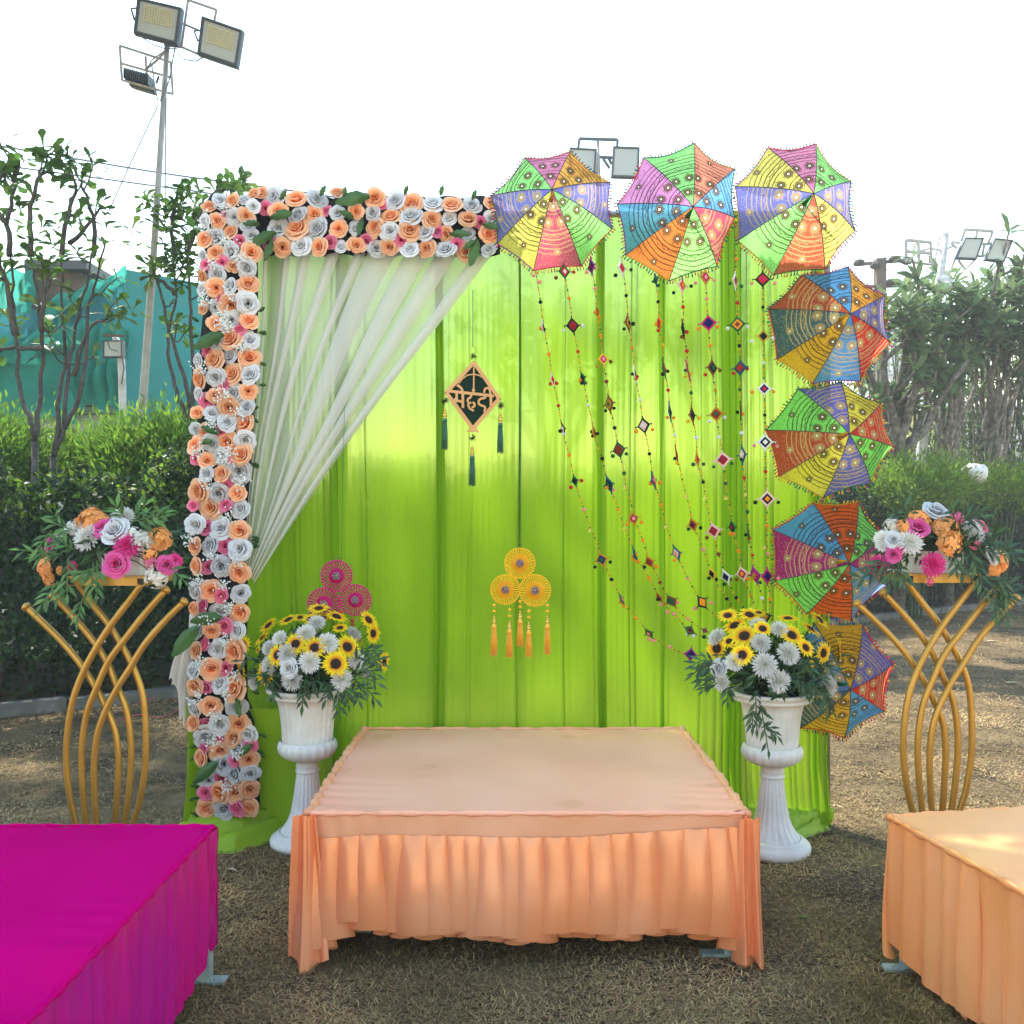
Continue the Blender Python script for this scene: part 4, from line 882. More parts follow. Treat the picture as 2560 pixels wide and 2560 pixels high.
E_="340,250,o,95;435,340,p,65;570,280,w,90;745,315,o,95;975,325,w,105;1190,330,o,95;1405,330,w,90;1640,320,o,95;140,390,o,80;325,410,w,85;525,450,o,90;745,455,w,105;960,480,o,95;1155,480,w,90;1370,485,o,90;1495,510,p,65;1620,470,w,85;130,580,w,70;350,570,o,90;505,610,w,95;725,600,o,95;905,620,w,85;1025,615,p,60;1130,640,o,80;1370,640,w,80;1585,655,o,90;135,765,o,85;250,715,p,65;355,800,w,80;500,780,o,85;625,705,p,60;725,810,w,85;910,800,o,95;1125,815,w,95;1240,750,p,65;1345,840,o,85;1600,810,w,80"
B_="1745,635,o,70;1890,640,w,70;1580,715,p,45;1640,655,w,50;1505,790,w,50;1630,790,o,70;1745,765,w,60;1880,770,o,70;1520,930,o,60;1635,915,w,60;1765,895,o,65;1890,900,w,70;1700,965,p,50;1760,1030,w,60;1875,1020,o,60;1510,1045,w,45;1625,1050,o,55;1560,1095,p,45;1730,1140,o,70;1870,1145,w,60;1495,1180,o,50;1600,1190,w,55;1715,1260,w,70;1855,1265,o,70;1490,1310,w,50;1560,1330,o,50;1670,1330,p,45;1720,1400,o,65;1850,1385,w,65;1480,1430,o,55;1600,1410,w,60;1835,1505,o,70;1675,1515,w,60;1565,1545,o,55;1485,1530,p,40;1755,1535,p,35;1805,1620,w,75;1675,1645,o,60;1565,1645,w,55;1705,1735,p,50;1515,1780,o,70;1650,1790,w,65;1800,1790,o,65;1465,1885,p,40;1600,1900,o,65;1710,1885,p,50;1825,1910,w,60"
C_="1320,190,o,50;1075,155,w,45;1140,175,p,40;1215,180,w,48;1075,275,o,45;1160,270,w,48;1240,275,p,38;1320,290,w,48;1085,385,o,42;1145,390,p,38;1215,385,w,48;1315,415,o,55;1080,520,w,45;1160,520,o,48;1220,545,p,38;1320,535,w,52;1122,600,p,36;1070,615,o,38;1210,625,w,48;1318,635,o,50;1085,740,w,40;1165,735,o,48;1235,715,p,38;1305,740,w,52;1130,812,p,35;1205,840,w,52;1085,850,o,42;1290,850,o,55;1070,960,w,42;1160,945,o,48;1240,942,p,40;1128,1045,p,35;1210,1035,w,52;1075,1045,o,42;1295,1055,o,55;1155,1150,o,55;1300,1155,w,50;1075,1160,w,42;1070,1245,o,42;1132,1248,p,36;1208,1250,w,50;1310,1250,o,52;1135,1315,w,50;1210,1320,p,32;1280,1325,o,48;1365,1305,w,45;1125,1380,p,32;1210,1395,o,52;1300,1385,w,42;1370,1370,p,36;1115,1435,o,42;1230,1470,w,48;1290,1450,p,30;1365,1445,o,48;1295,1520,w,52;1375,1520,w,46;1212,1550,p,36;1145,1560,w,42;1132,1625,p,35;1207,1625,o,50;1290,1625,o,50;1370,1605,o,45;1140,1710,o,52;1230,1715,w,52;1303,1710,p,38;1375,1705,o,50"
fp_v=thing('floral_column',P(565,2050,4.5),'upright column of peach, white and pink paper roses at the left edge of the backdrop','flowers','rose panels on the backdrop'); 
fp_h=thing('floral_band',P(950,640,4.52),'horizontal band of peach, white and pink paper roses along the top of the backdrop','flowers','rose panels on the backdrop')
def matt(parent,rows,d,nm):
    b=MB(); pts=[]
    for (xl,xr,y) in rows:
        for i in range(9):
            x=xl+(xr-xl)*i/8; pts.append(P(x,y,d+.012*math.sin(x*.3+y*.2)))
    b.grid(pts,9,len(rows)); pts2=[p+Vector((0,.05,0)) for p in pts]; b.grid(pts2,9,len(rows)); b.build(nm,M['mat'],parent)
matt(fp_v,[(525,640,495),(512,640,560),(512,638,640),(510,638,700),(508,638,780),(500,636,850),(498,632,1000),(488,628,1100),(490,620,1250),(485,612,1400),(484,612,1500),(482,610,1600),(482,612,1750),(490,635,1800),(500,645,1880),(500,645,2040)],4.47,'foliage_mat')
def matth():
    b=MB(); pts=[]
    for y in (492,520,560,600,632):
        for i in range(40):
            x=600+(1250-600)*i/39; pts.append(P(x,y+4*math.sin(i*1.3+y),4.51+.01*math.sin(i*2.1+y)))
    b.grid(pts,40,5); b.grid([p+Vector((0,.05,0)) for p in pts],40,5); b.build('foliage_mat',M['mat'],fp_h)
matth()
allr=[]
for txt,zf,s in ((A_,zA,4.83),(E_,zE,4.39),(B_,zB,3.02),(C_,zC,2.195)):
    for it in txt.split(';'):
        x,y,k,r=it.split(','); px,py=zf(float(x),float(y)); allr.append((px,py,k,float(r)/s))
rr=random.Random(5)
for (px,py,k,r) in allr:
    hor=px>655 and py<660
    fp=fp_h if hor else fp_v; d=(4.46 if hor else 4.41)+rr.uniform(-.015,.015); sc=r/FPX*d*1.48
    tx=rr.uniform(-.42,.42)+(-.55 if (px<515 and not hor) else 0); tz=rr.uniform(-.38,.42)+(.35 if py<520 else 0)
    sq=rr.uniform(.84,1.1); sc*=rr.uniform(.92,1.12)
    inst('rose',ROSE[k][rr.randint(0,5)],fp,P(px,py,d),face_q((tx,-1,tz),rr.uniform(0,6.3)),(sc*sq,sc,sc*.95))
def breath(parent,spots,d,nm='gypsophila'):
    r2=random.Random(9)
    for (px,py) in spots:
        c=P(px,py,d); b=MB()
        for i in range(30):
            p=c+Vector((r2.gauss(0,.020),r2.uniform(-.06,.01),r2.gauss(0,.018))); b.ball(p,.0042,5,3)
            if i%3==0: b.tube([c+Vector((0,.04,-.02)),p],.0011,3)
        tag(b.build(nm,M['breath'],parent),kind='stuff')
breath(fp_v,[zA(*q) for q in ((510,390),(290,640),(525,790),(690,1000),(350,1080),(620,1430),(460,1680),(500,1830),(270,1530))]+[zB(*q) for q in ((1680,520),(1835,690),(1535,850),(1680,1040),(1810,1190),(1630,1270),(1500,1470),(1740,1480),(1580,1710),(1830,1700),(1695,1540))]+[zC(*q) for q in ((1040,235),(1255,110),(1160,330),(1300,355),(1095,455),(1230,480),(1155,670),(1265,600),(1240,790),(1110,910),(1290,980),(1085,1100),(1240,1075),(1190,1200),(1180,1350),(1310,1415),(1250,1585))],4.36)
def bigleaf(parent,px,py,L,an,d,w=.42,curl=.1,m='bigleaf'):
    c=P(px,py,d); ax=Vector((math.cos(an),0,math.sin(an))); sd=Vector((-ax.z,0,ax.x)); pts=[]; nu=5; nv=9; l=.82*L/FPX*d
    for j in range(nv):
        v=j/(nv-1); ww=w*l*.5*math.sin(math.pi*min(1,v*.92+.04))**.8
        for i in range(nu):
            t=-1+i/2; pts.append(c+ax*l*(v-.0)+sd*ww*t+Vector((0,-.02+.03*abs(t)*(1-v)+curl*l*v*v-.01*math.sin(v*20)*abs(t),-.15*l*v*v)))
    b=MB(); b.grid(pts,nu,nv); return b.build('leaf',M[m],parent)
for (x,y,L,an) in ((560,835,98,3.45),(548,1085,60,2.6),(500,1108,44,.3),(555,1545,95,3.1),(590,1745,52,-1.3),(545,1905,90,3.75),(600,1890,60,.9),(497,1565,110,3.9),(650,560,50,3.0),(512,2068,30,3.9)): bigleaf(fp_v,x,y,L,an,4.335)
for (x,y,L,an) in ((675,545,75,.35),(690,580,85,3.5),(680,600,60,-1.9),(925,490,105,3.2),(885,545,50,2.6),(905,545,50,-1.8),(1125,585,60,.1),(1195,600,50,-2.7),(1205,560,55,-.15),(1195,600,75,-1.9),(700,500,40,1.0),(800,490,40,1.1),(1100,490,36,1.3),(1180,500,36,1.2),(1010,488,34,1.2),(860,492,34,1.4)): bigleaf(fp_h,x,y,L,an,4.40)
rr=random.Random(15)
for _ in range(34):
    y=rr.uniform(760,2040); x=rr.choice([478 if 1000<y<1780 else 497,630 if 1000<y<1780 else 648]); bigleaf(fp_v,x,y,26,(3.1 if x<560 else 0)+rr.uniform(-.8,.8),4.45)

# ------------------------------------------------------------------ embroidered umbrellas
UC={'pk':(.72,.16,.36,0),'or':(.86,.36,.06,0),'in':(.13,.13,.50,1),'gr':(.26,.72,.16,0),'mr':(.45,.06,.12,1),'ye':(.82,.66,.08,0),'sa':(.92,.24,.14,0),'lb':(.12,.36,.72,0),'tb':(.10,.36,.55,0),
    'od':(.80,.20,.04,0),'rb':(.48,.08,.04,1),'rd':(.70,.04,.04,1),'mu':(.74,.40,.03,0),'sl':(.07,.13,.17,1),'bb':(.10,.28,.62,1),'mg':(.45,.03,.22,1),'vo':(.80,.13,.02,0),'mp':(.70,.20,.50,0)}
UMB=[((1377,498),[(1311,395),(1426,379),(1525,457),(1530,573),(1454,666),(1334,677),(1243,610),(1228,490)],['pk','or','in','gr','mr','ye','in','gr'],4.40,'round umbrella nearest the flower band, pink green blue and mustard gores'),
 ((1719,540),[(1609,395),(1735,358),(1836,423),(1836,545),(1792,666),(1672,703),(1564,638),(1543,511)],['gr','sa','lb','mr','gr','od','tb','mp'],4.38,'middle umbrella of the top row with an orange gore at lower left'),
 ((2012,508),[(1919,370),(2038,360),(2127,454),(2137,578),(2062,674),(1933,688),(1844,602),(1838,467)],['pk','gr','in','ye','rb','gr','in','ye'],4.42,'right umbrella of the top row at the corner, with a rust red lower gore'),
 ((2101,799),[(2119,667),(2212,739),(2225,858),(2151,954),(2031,959),(1942,899),(1920,773),(2003,687)],['or','in','rd','bb','mu','sl','rb','lb'],4.45,'fourth umbrella, below the corner one, with a dark slate gore on its left'),
 ((2098,1091),[(2102,954),(2202,1008),(2232,1117),(2177,1208),(2057,1245),(1947,1191),(1915,1075),(1995,972)],['ye','rd','gr','in','ye','rb','gr','in'],4.41,'fifth umbrella down the right side, with bright yellow and lime gores'),
 ((2098,1406),[(2032,1257),(2146,1255),(2207,1340),(2216,1464),(2127,1553),(2016,1535),(1935,1452),(1931,1324)],['vo','gr','mg','bb','vo','gr','mg','lb'],4.45,'sixth umbrella, just left of the golden stand flowers, with vermilion top and bottom gores'),
 ((2100,1711),[(2036,1558),(2156,1562),(2233,1659),(2210,1779),(2111,1845),(2001,1820),(1960,1742),(1972,1630)],['mu','in','rd','lb','mu','sl','bb','bb'],4.41,'lowest umbrella, partly hidden behind the sunflowers of the right urn')]
UC_BACKLIT={'pk':(.84,.36,.52,0),'or':(.92,.52,.16,0),'in':(.24,.24,.60,1),'gr':(.42,.82,.32,0),'mr':(.58,.12,.20,1),'ye':(.90,.78,.26,0),'sa':(.96,.38,.26,0),'lb':(.22,.48,.80,0),'tb':(.18,.44,.60,0),'od':(.85,.28,.08,0),'rb':(.56,.14,.08,1),'mp':(.80,.36,.62,0)}  # top-row gore colours painted paler for the sky light behind them
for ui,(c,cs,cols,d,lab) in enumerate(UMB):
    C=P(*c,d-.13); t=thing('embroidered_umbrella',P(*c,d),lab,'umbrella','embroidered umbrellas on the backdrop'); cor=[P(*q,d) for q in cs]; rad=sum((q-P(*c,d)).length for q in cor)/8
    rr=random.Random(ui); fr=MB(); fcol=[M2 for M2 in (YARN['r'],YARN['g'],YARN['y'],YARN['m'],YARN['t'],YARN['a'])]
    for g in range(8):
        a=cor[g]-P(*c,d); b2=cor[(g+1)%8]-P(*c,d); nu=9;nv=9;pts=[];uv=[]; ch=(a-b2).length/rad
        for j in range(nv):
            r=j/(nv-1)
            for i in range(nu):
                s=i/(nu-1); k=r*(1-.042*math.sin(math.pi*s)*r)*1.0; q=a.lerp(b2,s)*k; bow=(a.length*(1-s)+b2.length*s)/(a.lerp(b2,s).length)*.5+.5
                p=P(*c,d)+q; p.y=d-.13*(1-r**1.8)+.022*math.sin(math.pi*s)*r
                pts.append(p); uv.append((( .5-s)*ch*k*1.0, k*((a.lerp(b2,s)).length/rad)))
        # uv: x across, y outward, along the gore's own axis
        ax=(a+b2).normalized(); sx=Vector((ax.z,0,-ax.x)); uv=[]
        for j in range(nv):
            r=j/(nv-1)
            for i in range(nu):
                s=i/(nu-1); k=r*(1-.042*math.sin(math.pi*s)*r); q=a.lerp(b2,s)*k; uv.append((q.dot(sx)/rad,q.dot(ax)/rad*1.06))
        b=MB(); b.grid(pts,nu,nv,0,False,uv); o=b.build('gore',M['umb'],t); cc=tuple(.5*p_+.5*q_ for p_,q_ in zip(UC_BACKLIT[cols[g]],UC[cols[g]])) if ui<3 else UC[cols[g]]; o.color=cc
        seam=[Vector((lambda q:(q.x,d-.13*(1-r**1.8)-.003,q.z))(P(*c,d)+a*r)) for r in [k/8 for k in range(9)]]
        s_=MB(); s_.tube(seam,.0022,4); s_.build('seam',M['umbrib'],t)
        nf=15
        for i in range(nf):
            s=(i+.5)/nf; k=(1-.042*math.sin(math.pi*s)); q=a.lerp(b2,s)*k; p=P(*c,d)+q; p.y=d+.022*math.sin(math.pi*s); o_=q.normalized()
            tl=rr.uniform(.012,.020); e=p+o_*tl+Vector((rr.uniform(-.004,.004),rr.uniform(-.004,.004),-.004)); fr.tube([p,(p+e)/2,e],[.0022,.0030,.0044],4,rr.randint(0,5))
        hm=MB(); hm.tube([Vector((x.x,d+.022*math.sin(math.pi*i/8)-.002,x.z)) for i in range(9) for x in [P(*c,d)+a.lerp(b2,i/8)*(1-.042*math.sin(math.pi*i/8))]],.0028,4); hm.build('hem_cord',YARN[rr.choice('gavr')],t)
    tag(fr.build('fringe',fcol,t),kind='stuff')
    f=MB(); f.tube([C+Vector((0,.01,0)),C+Vector((.004,-.03,.006)),C+Vector((.012,-.062,.012))],[.011,.008,.003],8); f.build('ferrule',YARN['g' if ui in (1,2,6) else 'a'],t)
    sh=MB(); sh.tube([C+Vector((0,.01,0)),P(*c,d+.16)],.004,6); sh.build('shaft',M['black'],t)

# ------------------------------------------------------------------ strings of yarn diamonds and pompoms
POM=[]
def pom_mesh(k):
    b=MB(); rr=random.Random(k); b.ball((0,0,0),.82,8,6)
    for i in range(34):
        v=Vector((rr.gauss(0,1),rr.gauss(0,1),rr.gauss(0,1))).normalized(); b.add([v*.6+v.orthogonal()*.16,v*.6-v.orthogonal()*.16,v*1.08],[(0,1,2)])
    return b.mesh('pompom_'+k,YARN[k])
POMM={k:pom_mesh(k) for k in PAL}
def diamond_mesh(a,b_,c_=None):
    b=MB(); H=.94; W=.94
    for (s,y,mi) in ((1.0,0,0),(.68,-.05,1),(.36,-.09,2)):
        q=[(0,y,s*H),(s*W,y,0),(0,y,-s*H),(-s*W,y,0)]; k=[(x*.86,y-.05,z*.86) for x,_,z in q]; bk=[(x,y+.06,z) for x,_,z in q]
        F=[(i,(i+1)%4,4+(i+1)%4,4+i) for i in range(4)]+[(4,5,6,7)]+[(8+i,8+(i+1)%4,(i+1)%4,i) for i in range(4)]+[(11,10,9,8)]
        b.add(q+k+bk,F,mi)
    b.tube([(-1.25,0,0),(1.25,0,0)],.07,5,0); b.tube([(0,0,-1.15),(0,0,1.15)],.07,5,0)
    b.tube([(1.25,0,0),(1.2,0,-.25)],.03,4,0); b.tube([(-1.25,0,0),(-1.2,0,-.25)],.03,4,0)
    return b.mesh('yarn_diamond_%s'%(a+b_),[YARN[a],YARN[b_],YARN[c_ or b_]],False)
DM={}
def bellm():
    b=MB(); pr=[(0,.0),(.35,-.1),(.42,-.5),(.6,-.95),(.8,-1.1)]
    b.grid([(r*math.cos(a*math.pi/5),r*math.sin(a*math.pi/5),z) for r,z in pr for a in range(10)],10,5,0,True); b.ball((0,0,-1.1),.2,6,4); return b.mesh('bell',M['goldb'])
BELL=bellm()
def hz(t): return zH(*t)
def parse(s,zf):
    return [zf(*[float(v) for v in q.split(',')[:2]]) for q in s.split(';') if q]
def string(lab,paths,dia,poms,bells,d=4.42):
    pp=[P(x,y,d) for z_,s in paths for (x,y) in parse(s,z_)]; t=thing('hanging_string',pp[0],lab,'garland','beaded strings of yarn diamonds'); s=smooth(pp,3)
    cum=[0]
    for i in range(1,len(s)): cum.append(cum[-1]+(s[i]-s[i-1]).length)
    thr=MB(); thr.tube(s,.0012,4); thr.build('cord',M['umbrib'],t)
    bd=MB(); n=int(cum[-1]/.0105); k=0; bc=[0,1,2,3,1,4]
    for i in range(n):
        L=cum[-1]*i/n
        while k<len(cum)-2 and cum[k+1]<L: k+=1
        f=(L-cum[k])/max(1e-6,cum[k+1]-cum[k]); p=s[k].lerp(s[k+1],f); b_=.0036+.0014*(i%4==0); bd.ball(p,(b_,b_,b_),5,3,bc[(i*7+i//5)%6])
    tag(bd.build('beads',[YARN['a'],YARN['y'],YARN['g'],YARN['o'],YARN['b']],t),kind='stuff')
    rr=random.Random(lab)
    for z_,txt in dia:
        for q in txt.split(';'):
            if not q: continue
            x,y,w,h,cc=q.split(','); px,py=z_(float(x),float(y)); sc=3.22; W=float(w)/sc/FPX*d; Hh=float(h)/sc/FPX*d
            key=cc; 
            if key not in DM: DM[key]=diamond_mesh(cc[0],cc[1],cc[2] if len(cc)>2 else None)
            yaw=math.acos(max(.15,min(1,W/Hh*1.0)))*rr.choice((-1,1)); c=P(px,py,d-.02)
            # lean follows the cord
            j=min(range(len(s)),key=lambda i:(s[i]-c).length); tg=(s[min(j+1,len(s)-1)]-s[max(j-1,0)]); lean=math.atan2(tg.x,-tg.z)
            inst('yarn_diamond',DM[key],t,c,Quaternion((0,1,0),-lean)@Quaternion((0,0,1),yaw),Hh*.9)
    for z_,txt in poms:
        for q in txt.split(';'):
            if not q: continue
            x,y,c=q.split(','); px,py=z_(float(x),float(y)); inst('pompom',POMM[c],t,P(px,py,d-.022),None,.0105*rr.uniform(.9,1.1))
    for z_,x,y in bells: inst('bell',BELL,t,P(*z_(x,y-12),d-.02),None,.014)
string('leftmost beaded string, ending lowest by the right urn foliage',[(zH,'128,130;150,270;165,370;190,560;232,790;265,1000;310,1205;340,1400;395,1600;440,1810;470,1900'),(zJ,'150,110;195,240;245,390;265,430;320,570;335,640;375,720;415,800;460,890;510,990;560,1050;610,1110;680,1190;750,1270;885,1345;980,1390;1055,1405;1150,1412')],
 [(zH,'185,570,16,60,wuk;262,995,22,62,srr;345,1395,18,60,ksw;440,1810,30,55,gkk'),(zJ,'335,640,60,72,ang;497,960,20,62,gvo;715,1235,30,60,gbp;1052,1405,72,62,vnn')],
 [(zH,'110,158,p;160,210,p;165,370,k;167,582,o;193,592,k;232,790,o;245,1030,r;295,1025,r;310,1205,r;325,1408,k;355,1430,w;395,1600,o;410,1862,r;495,1808,r'),(zJ,'195,240,p;283,700,k;405,660,k;415,800,k;490,985,o;515,1015,o;608,1110,o;718,1285,p;757,1295,p;885,1345,p')],[(zJ,245,400)])
string('second beaded string from the left, with a maroon diamond between white pompoms',[(zH,'350,60;358,120;370,210;395,340;415,480;425,560;440,640;467,770;490,930;515,1030;550,1200;580,1330;610,1490;660,1630;695,1770;740,1910'),(zJ,'425,120;468,235;515,380;535,410;580,530;610,620;670,710;715,790;770,890;830,990;880,1050;920,1080;980,1150;1040,1220;1160,1265;1230,1300')],
 [(zH,'357,125,58,72,grw;425,560,66,76,kuu;503,985,20,65,gkk;597,1420,22,80,aub;715,1840,30,85,tkg'),(zJ,'605,600,22,72,tko;800,945,18,70,abu;1045,1210,45,60,gbk')],
 [(zH,'290,175,b;433,130,r;395,340,o;350,600,w;505,560,w;467,770,r;487,1000,o;525,1022,g;498,1022,k;550,1200,w;580,1415,k;625,1430,k;585,1448,k;662,1630,k;700,1865,o;752,1885,p'),(zJ,'468,237,o;585,615,o;592,642,o;628,655,o;715,788,o;790,960,k;815,1000,p;862,1065,p;920,1080,p;1030,1240,w;1075,1255,w')],[(zJ,518,385)])
string('third beaded string from the left, carrying a small magenta diamond with a pink centre',[(zH,'575,20;590,180;605,260;615,400;630,490;650,640;665,830;690,950;697,1010;715,1110;720,1200;740,1280;762,1380;780,1480;800,1560;815,1640;838,1750;850,1850'),(zJ,'550,100;570,180;590,260;590,310;630,390;665,485;700,590;720,660;760,720;805,825;850,910;895,980;950,1050;1030,1120;1110,1180;1200,1230')],
 [(zH,'572,85,28,75,vnu;622,450,14,60,auo;670,830,52,62,ymp;717,1190,35,82,bag;795,1560,56,80,gub'),(zJ,'590,310,60,66,aup;720,660,42,66,aub;895,975,46,68,bgg;1165,1212,45,30,bvb')],
 [(zH,'537,130,p;608,98,p;605,262,p;605,452,o;637,490,o;650,643,o;622,887,a;730,850,b;697,1010,b;690,1245,k;757,1225,k;762,1383,k;748,1610,g;857,1593,g;838,1748,g'),(zJ,'543,355,o;655,340,o;665,485,o;680,700,k;775,695,o;805,825,b;945,985,p;1030,1120,p;1160,1262,k')],[(zH,842,1860)])
string('fourth beaded string from the left, with an orange diamond near its end',[(zH,'820,10;822,100;840,180;855,320;870,460;875,540;890,640;905,740;920,890;930,970;945,1050;965,1160;985,1290;995,1360;1015,1450;1042,1590;1062,1720;1080,1810;1105,1890'),(zJ,'780,80;800,150;815,200;850,360;875,420;910,520;935,590;970,670;1030,795;1095,910;1145,990;1200,1050;1290,1110')],
 [(zH,'820,95,44,76,wrr;872,540,40,78,bak;925,950,16,70,wku;995,1365,52,78,ksw;1075,1805,32,80,tmp'),(zJ,'935,590,30,76,tsp;1145,985,58,72,koo')],
 [(zH,'770,155,k;895,110,k;855,318,k;838,587,k;912,545,k;905,738,o;907,950,k;942,970,r;932,985,r;965,1158,w;935,1412,o;1067,1397,o;1042,1592,k;1050,1830,o;1125,1825,o'),(zJ,'815,200,o;922,645,o;960,605,o;1030,795,p;1088,1035,p;1218,990,p')],[(zJ,852,372)])
string('fifth beaded string, hanging from the lowest tip of the middle umbrella',[(zH,'1083,150;1100,250;1112,370;1120,500;1125,590;1150,720;1157,850;1170,940;1193,1080;1205,1200;1215,1300;1245,1440;1260,1600;1290,1720'),(zJ,'985,0;1015,120;1025,150;1050,260;1070,350;1105,440;1155,560;1200,700;1230,780;1280,860;1345,955;1400,1030;1440,1085')],
 [(zH,'1090,190,16,55,tgg;1118,540,18,72,orr;1160,905,28,82,gbr;1207,1255,26,84,tkk;1260,1600,18,82,uub'),(zJ,'1070,360,38,72,aun;1222,755,26,66,ykk')],
 [(zH,'1075,205,g;1112,238,g;1112,368,k;1098,545,o;1125,572,r;1112,600,r;1150,720,y;1150,950,k;1190,928,k;1193,1080,r;1185,1300,o;1238,1303,o;1247,1440,w;1248,1630,k;1265,1665,y'),(zJ,'1035,395,k;1132,385,k;1155,560,p;1200,790,k;1258,800,k;1343,955,k')],[(zJ,1015,130)])
string('sixth beaded string, topped by a pale edged red diamond under the middle umbrella',[(zI,'10,150;15,230;25,410;30,520;30,600;55,765;65,900;85,1000;90,1100;100,1280;130,1460;140,1640;170,1760;187,1820;200,1920'),(zJ,'1165,140;1185,190;1210,340;1235,410;1275,595;1310,700;1340,790;1415,945;1510,1065')],
 [(zI,'18,235,50,74,sro;25,590,28,84,kkg;62,920,22,88,mgy;100,1280,42,84,bkk;140,1640,34,74,arr'),(zJ,'1235,410,58,76,suu;1335,780,32,70,wnn')],
 [(zH,'1237,295,k'),(zI,'90,242,k;25,410,r;55,612,r;15,650,b;55,765,r;45,920,g;83,948,y;42,970,y;90,1103,g;85,1272,w;65,1330,y;155,1303,y;130,1462,w;107,1678,g;190,1675,g;187,1820,k'),(zJ,'1183,465,b;1285,435,b;1278,597,b;1322,838,k;1370,800,k;1418,947,k')],[(zJ,1165,145)])
string('seventh beaded string, whose second diamond is magenta edged navy',[(zI,'205,80;210,250;215,345;222,470;240,720;255,830;262,900;270,1000;285,1080;290,1200;310,1400;340,1580;355,1720;370,1830;378,1920'),(zJ,'1345,140;1360,185;1380,320;1400,440;1435,570;1460,690;1465,750;1500,830;1540,930;1580,1055')],
 [(zI,'205,170,60,74,amp;230,540,74,76,mnn;262,900,60,80,bkg;293,1272,62,74,aug;345,1640,70,78,suu'),(zJ,'1385,380,20,68,gku;1467,755,46,70,suo')],
 [(zI,'125,218,p;277,195,p;215,345,p;148,585,o;302,570,o;245,720,o;205,955,r;322,922,b;285,1080,a;237,1330,w;360,1300,w;313,1458,w;272,1697,g;417,1670,g;368,1830,g'),(zJ,'1370,430,o;1395,432,o;1435,570,o;1423,800,b;1515,795,o;1538,930,a')],[(zJ,1333,145)])
string('eighth beaded string, hanging in the gap between the middle and corner umbrellas',[(zI,'450,-40;450,130;455,280;462,380;466,550;478,720;485,900;483,1070;490,1250;495,1420;500,1600;517,1790;527,1900'),(zJ,'1500,150;1510,260;1520,400;1530,500;1550,605;1565,700;1590,800;1610,880;1628,950;1660,1050')],
 [(zI,'445,200,36,76,wuu;463,550,70,76,gob;483,900,45,78,tbr;487,1250,18,76,kub;500,1600,16,84,tsw'),(zJ,'1515,430,18,78,gkr;1568,765,34,84,vma;1652,1100,45,60,kao')],
 [(zI,'455,25,o;403,222,g;495,243,g;463,378,r;383,583,w;543,570,w;478,722,k;430,945,r;540,908,r;483,1075,g;463,1257,k;505,1272,o;495,1425,w;495,1637,k;517,1787,r'),(zJ,'1510,255,g;1497,440,k;1525,468,r;1550,605,r;1612,825,g;1552,790,a;1627,952,w')],[(zJ,1493,118)])
string('rightmost beaded string with five large diamonds hanging straight down beside the umbrellas',[(zI,'663,40;667,270;668,410;672,640;672,860;675,1070;682,1280;683,1420;685,1500;688,1700;695,1850'),(zJ,'1668,150;1665,370;1670,500;1675,600;1672,770;1690,960;1690,1090;1750,1160')],
 [(zI,'665,188,74,74,krm;670,645,60,62,akk;677,1068,66,66,wnr;685,1498,78,78,wkw'),(zJ,'1668,152,80,80,sko;1668,775,66,76,mnn')],
 [(zI,'578,222,p;762,220,p;668,412,k;578,685,w;748,662,w;672,860,w;580,1095,o;755,1092,o;682,1280,k;598,1527,p;783,1532,p;688,1735,r'),(zJ,'1573,180,k;1758,180,k;1667,370,o;1673,593,p;1757,792,p;1690,960,o')],[(zJ,1645,540)])
# ------------------------------------------------------------------ lettered diamond sign with tassels
def tassel(parent,x,y0,y1,zf,d,m,w=13,beads=True,top=None,flower=True):
    a=P(*zf(x,y0),d); e=P(*zf(x,y1),d); L=(a-e).length; b=MB(); r2=random.Random(int(x)); u=L; rr0=w/zf.__closure__[2].cell_contents/FPX*d if False else w/4.39/FPX*d
    for i in range(26):
        an=i*2.4; r=rr0*math.sqrt((i+.5)/26); p=a+Vector((r*math.cos(an)*.7,r*math.sin(an)*.7,0)); q=e+Vector((r*math.cos(an)*1.25,r*math.sin(an),r2.uniform(0,.012))); b.tube([p,(p+q)/2+Vector((r*.1*math.cos(an),0,0)),q],[.0016,.0019,.0014],4)
    b.tube([a+Vector((0,0,.004)),a-Vector((0,0,.012))],[rr0*.8,rr0*.95],8); o=b.build('tassel',m,parent)
    return o
def cone_beads(parent,x,y0,y1,zf,d,rad,m='goldb'):
    a=P(*zf(x,y0),d); e=P(*zf(x,y1),d); b=MB()
    b.tube([a,a.lerp(e,.3)],[.001,rad*.7],8); b.ball(a.lerp(e,.42),rad*.8,8,5); b.ball(a.lerp(e,.66),rad,8,5); b.tube([a.lerp(e,.82),e],[rad*.95,rad],8); b.build('bead',M[m],parent)
M['sgreen']=mat('bottle_green_panel',(.004,.022,.011),.7,spec=.15); M['sgold']=mat('copper_board',(.62,.33,.13),.45,(.52,.27,.10),6,.9,metal=.25)
M['tgreen']=mat('green_silk',(.02,.14,.065),.45,sheen=.4); M['tuft']=mat('dark_tinsel',(.05,.06,.02),.5,metal=.3)
d=4.44; sg=thing('lettered_sign',P(1184,990,d),'dark green diamond board with copper Hindi lettering and three green tassels','sign')
zs=lambda x,y:P(*zS(x,y),d)
cn=[(592,362),(887,780),(580,1122),(270,710)]
b=MB(); q=[zs(*c) for c in cn]; f=[p+Vector((0,-.002,0)) for p in q]; bk=[p+Vector((0,.006,0)) for p in q]
b.add(f+bk,[(0,3,2,1),(4,5,6,7)]+[(i,(i+1)%4,4+(i+1)%4,4+i) for i in range(4)]); b.build('board',M['sgreen'],sg,False)
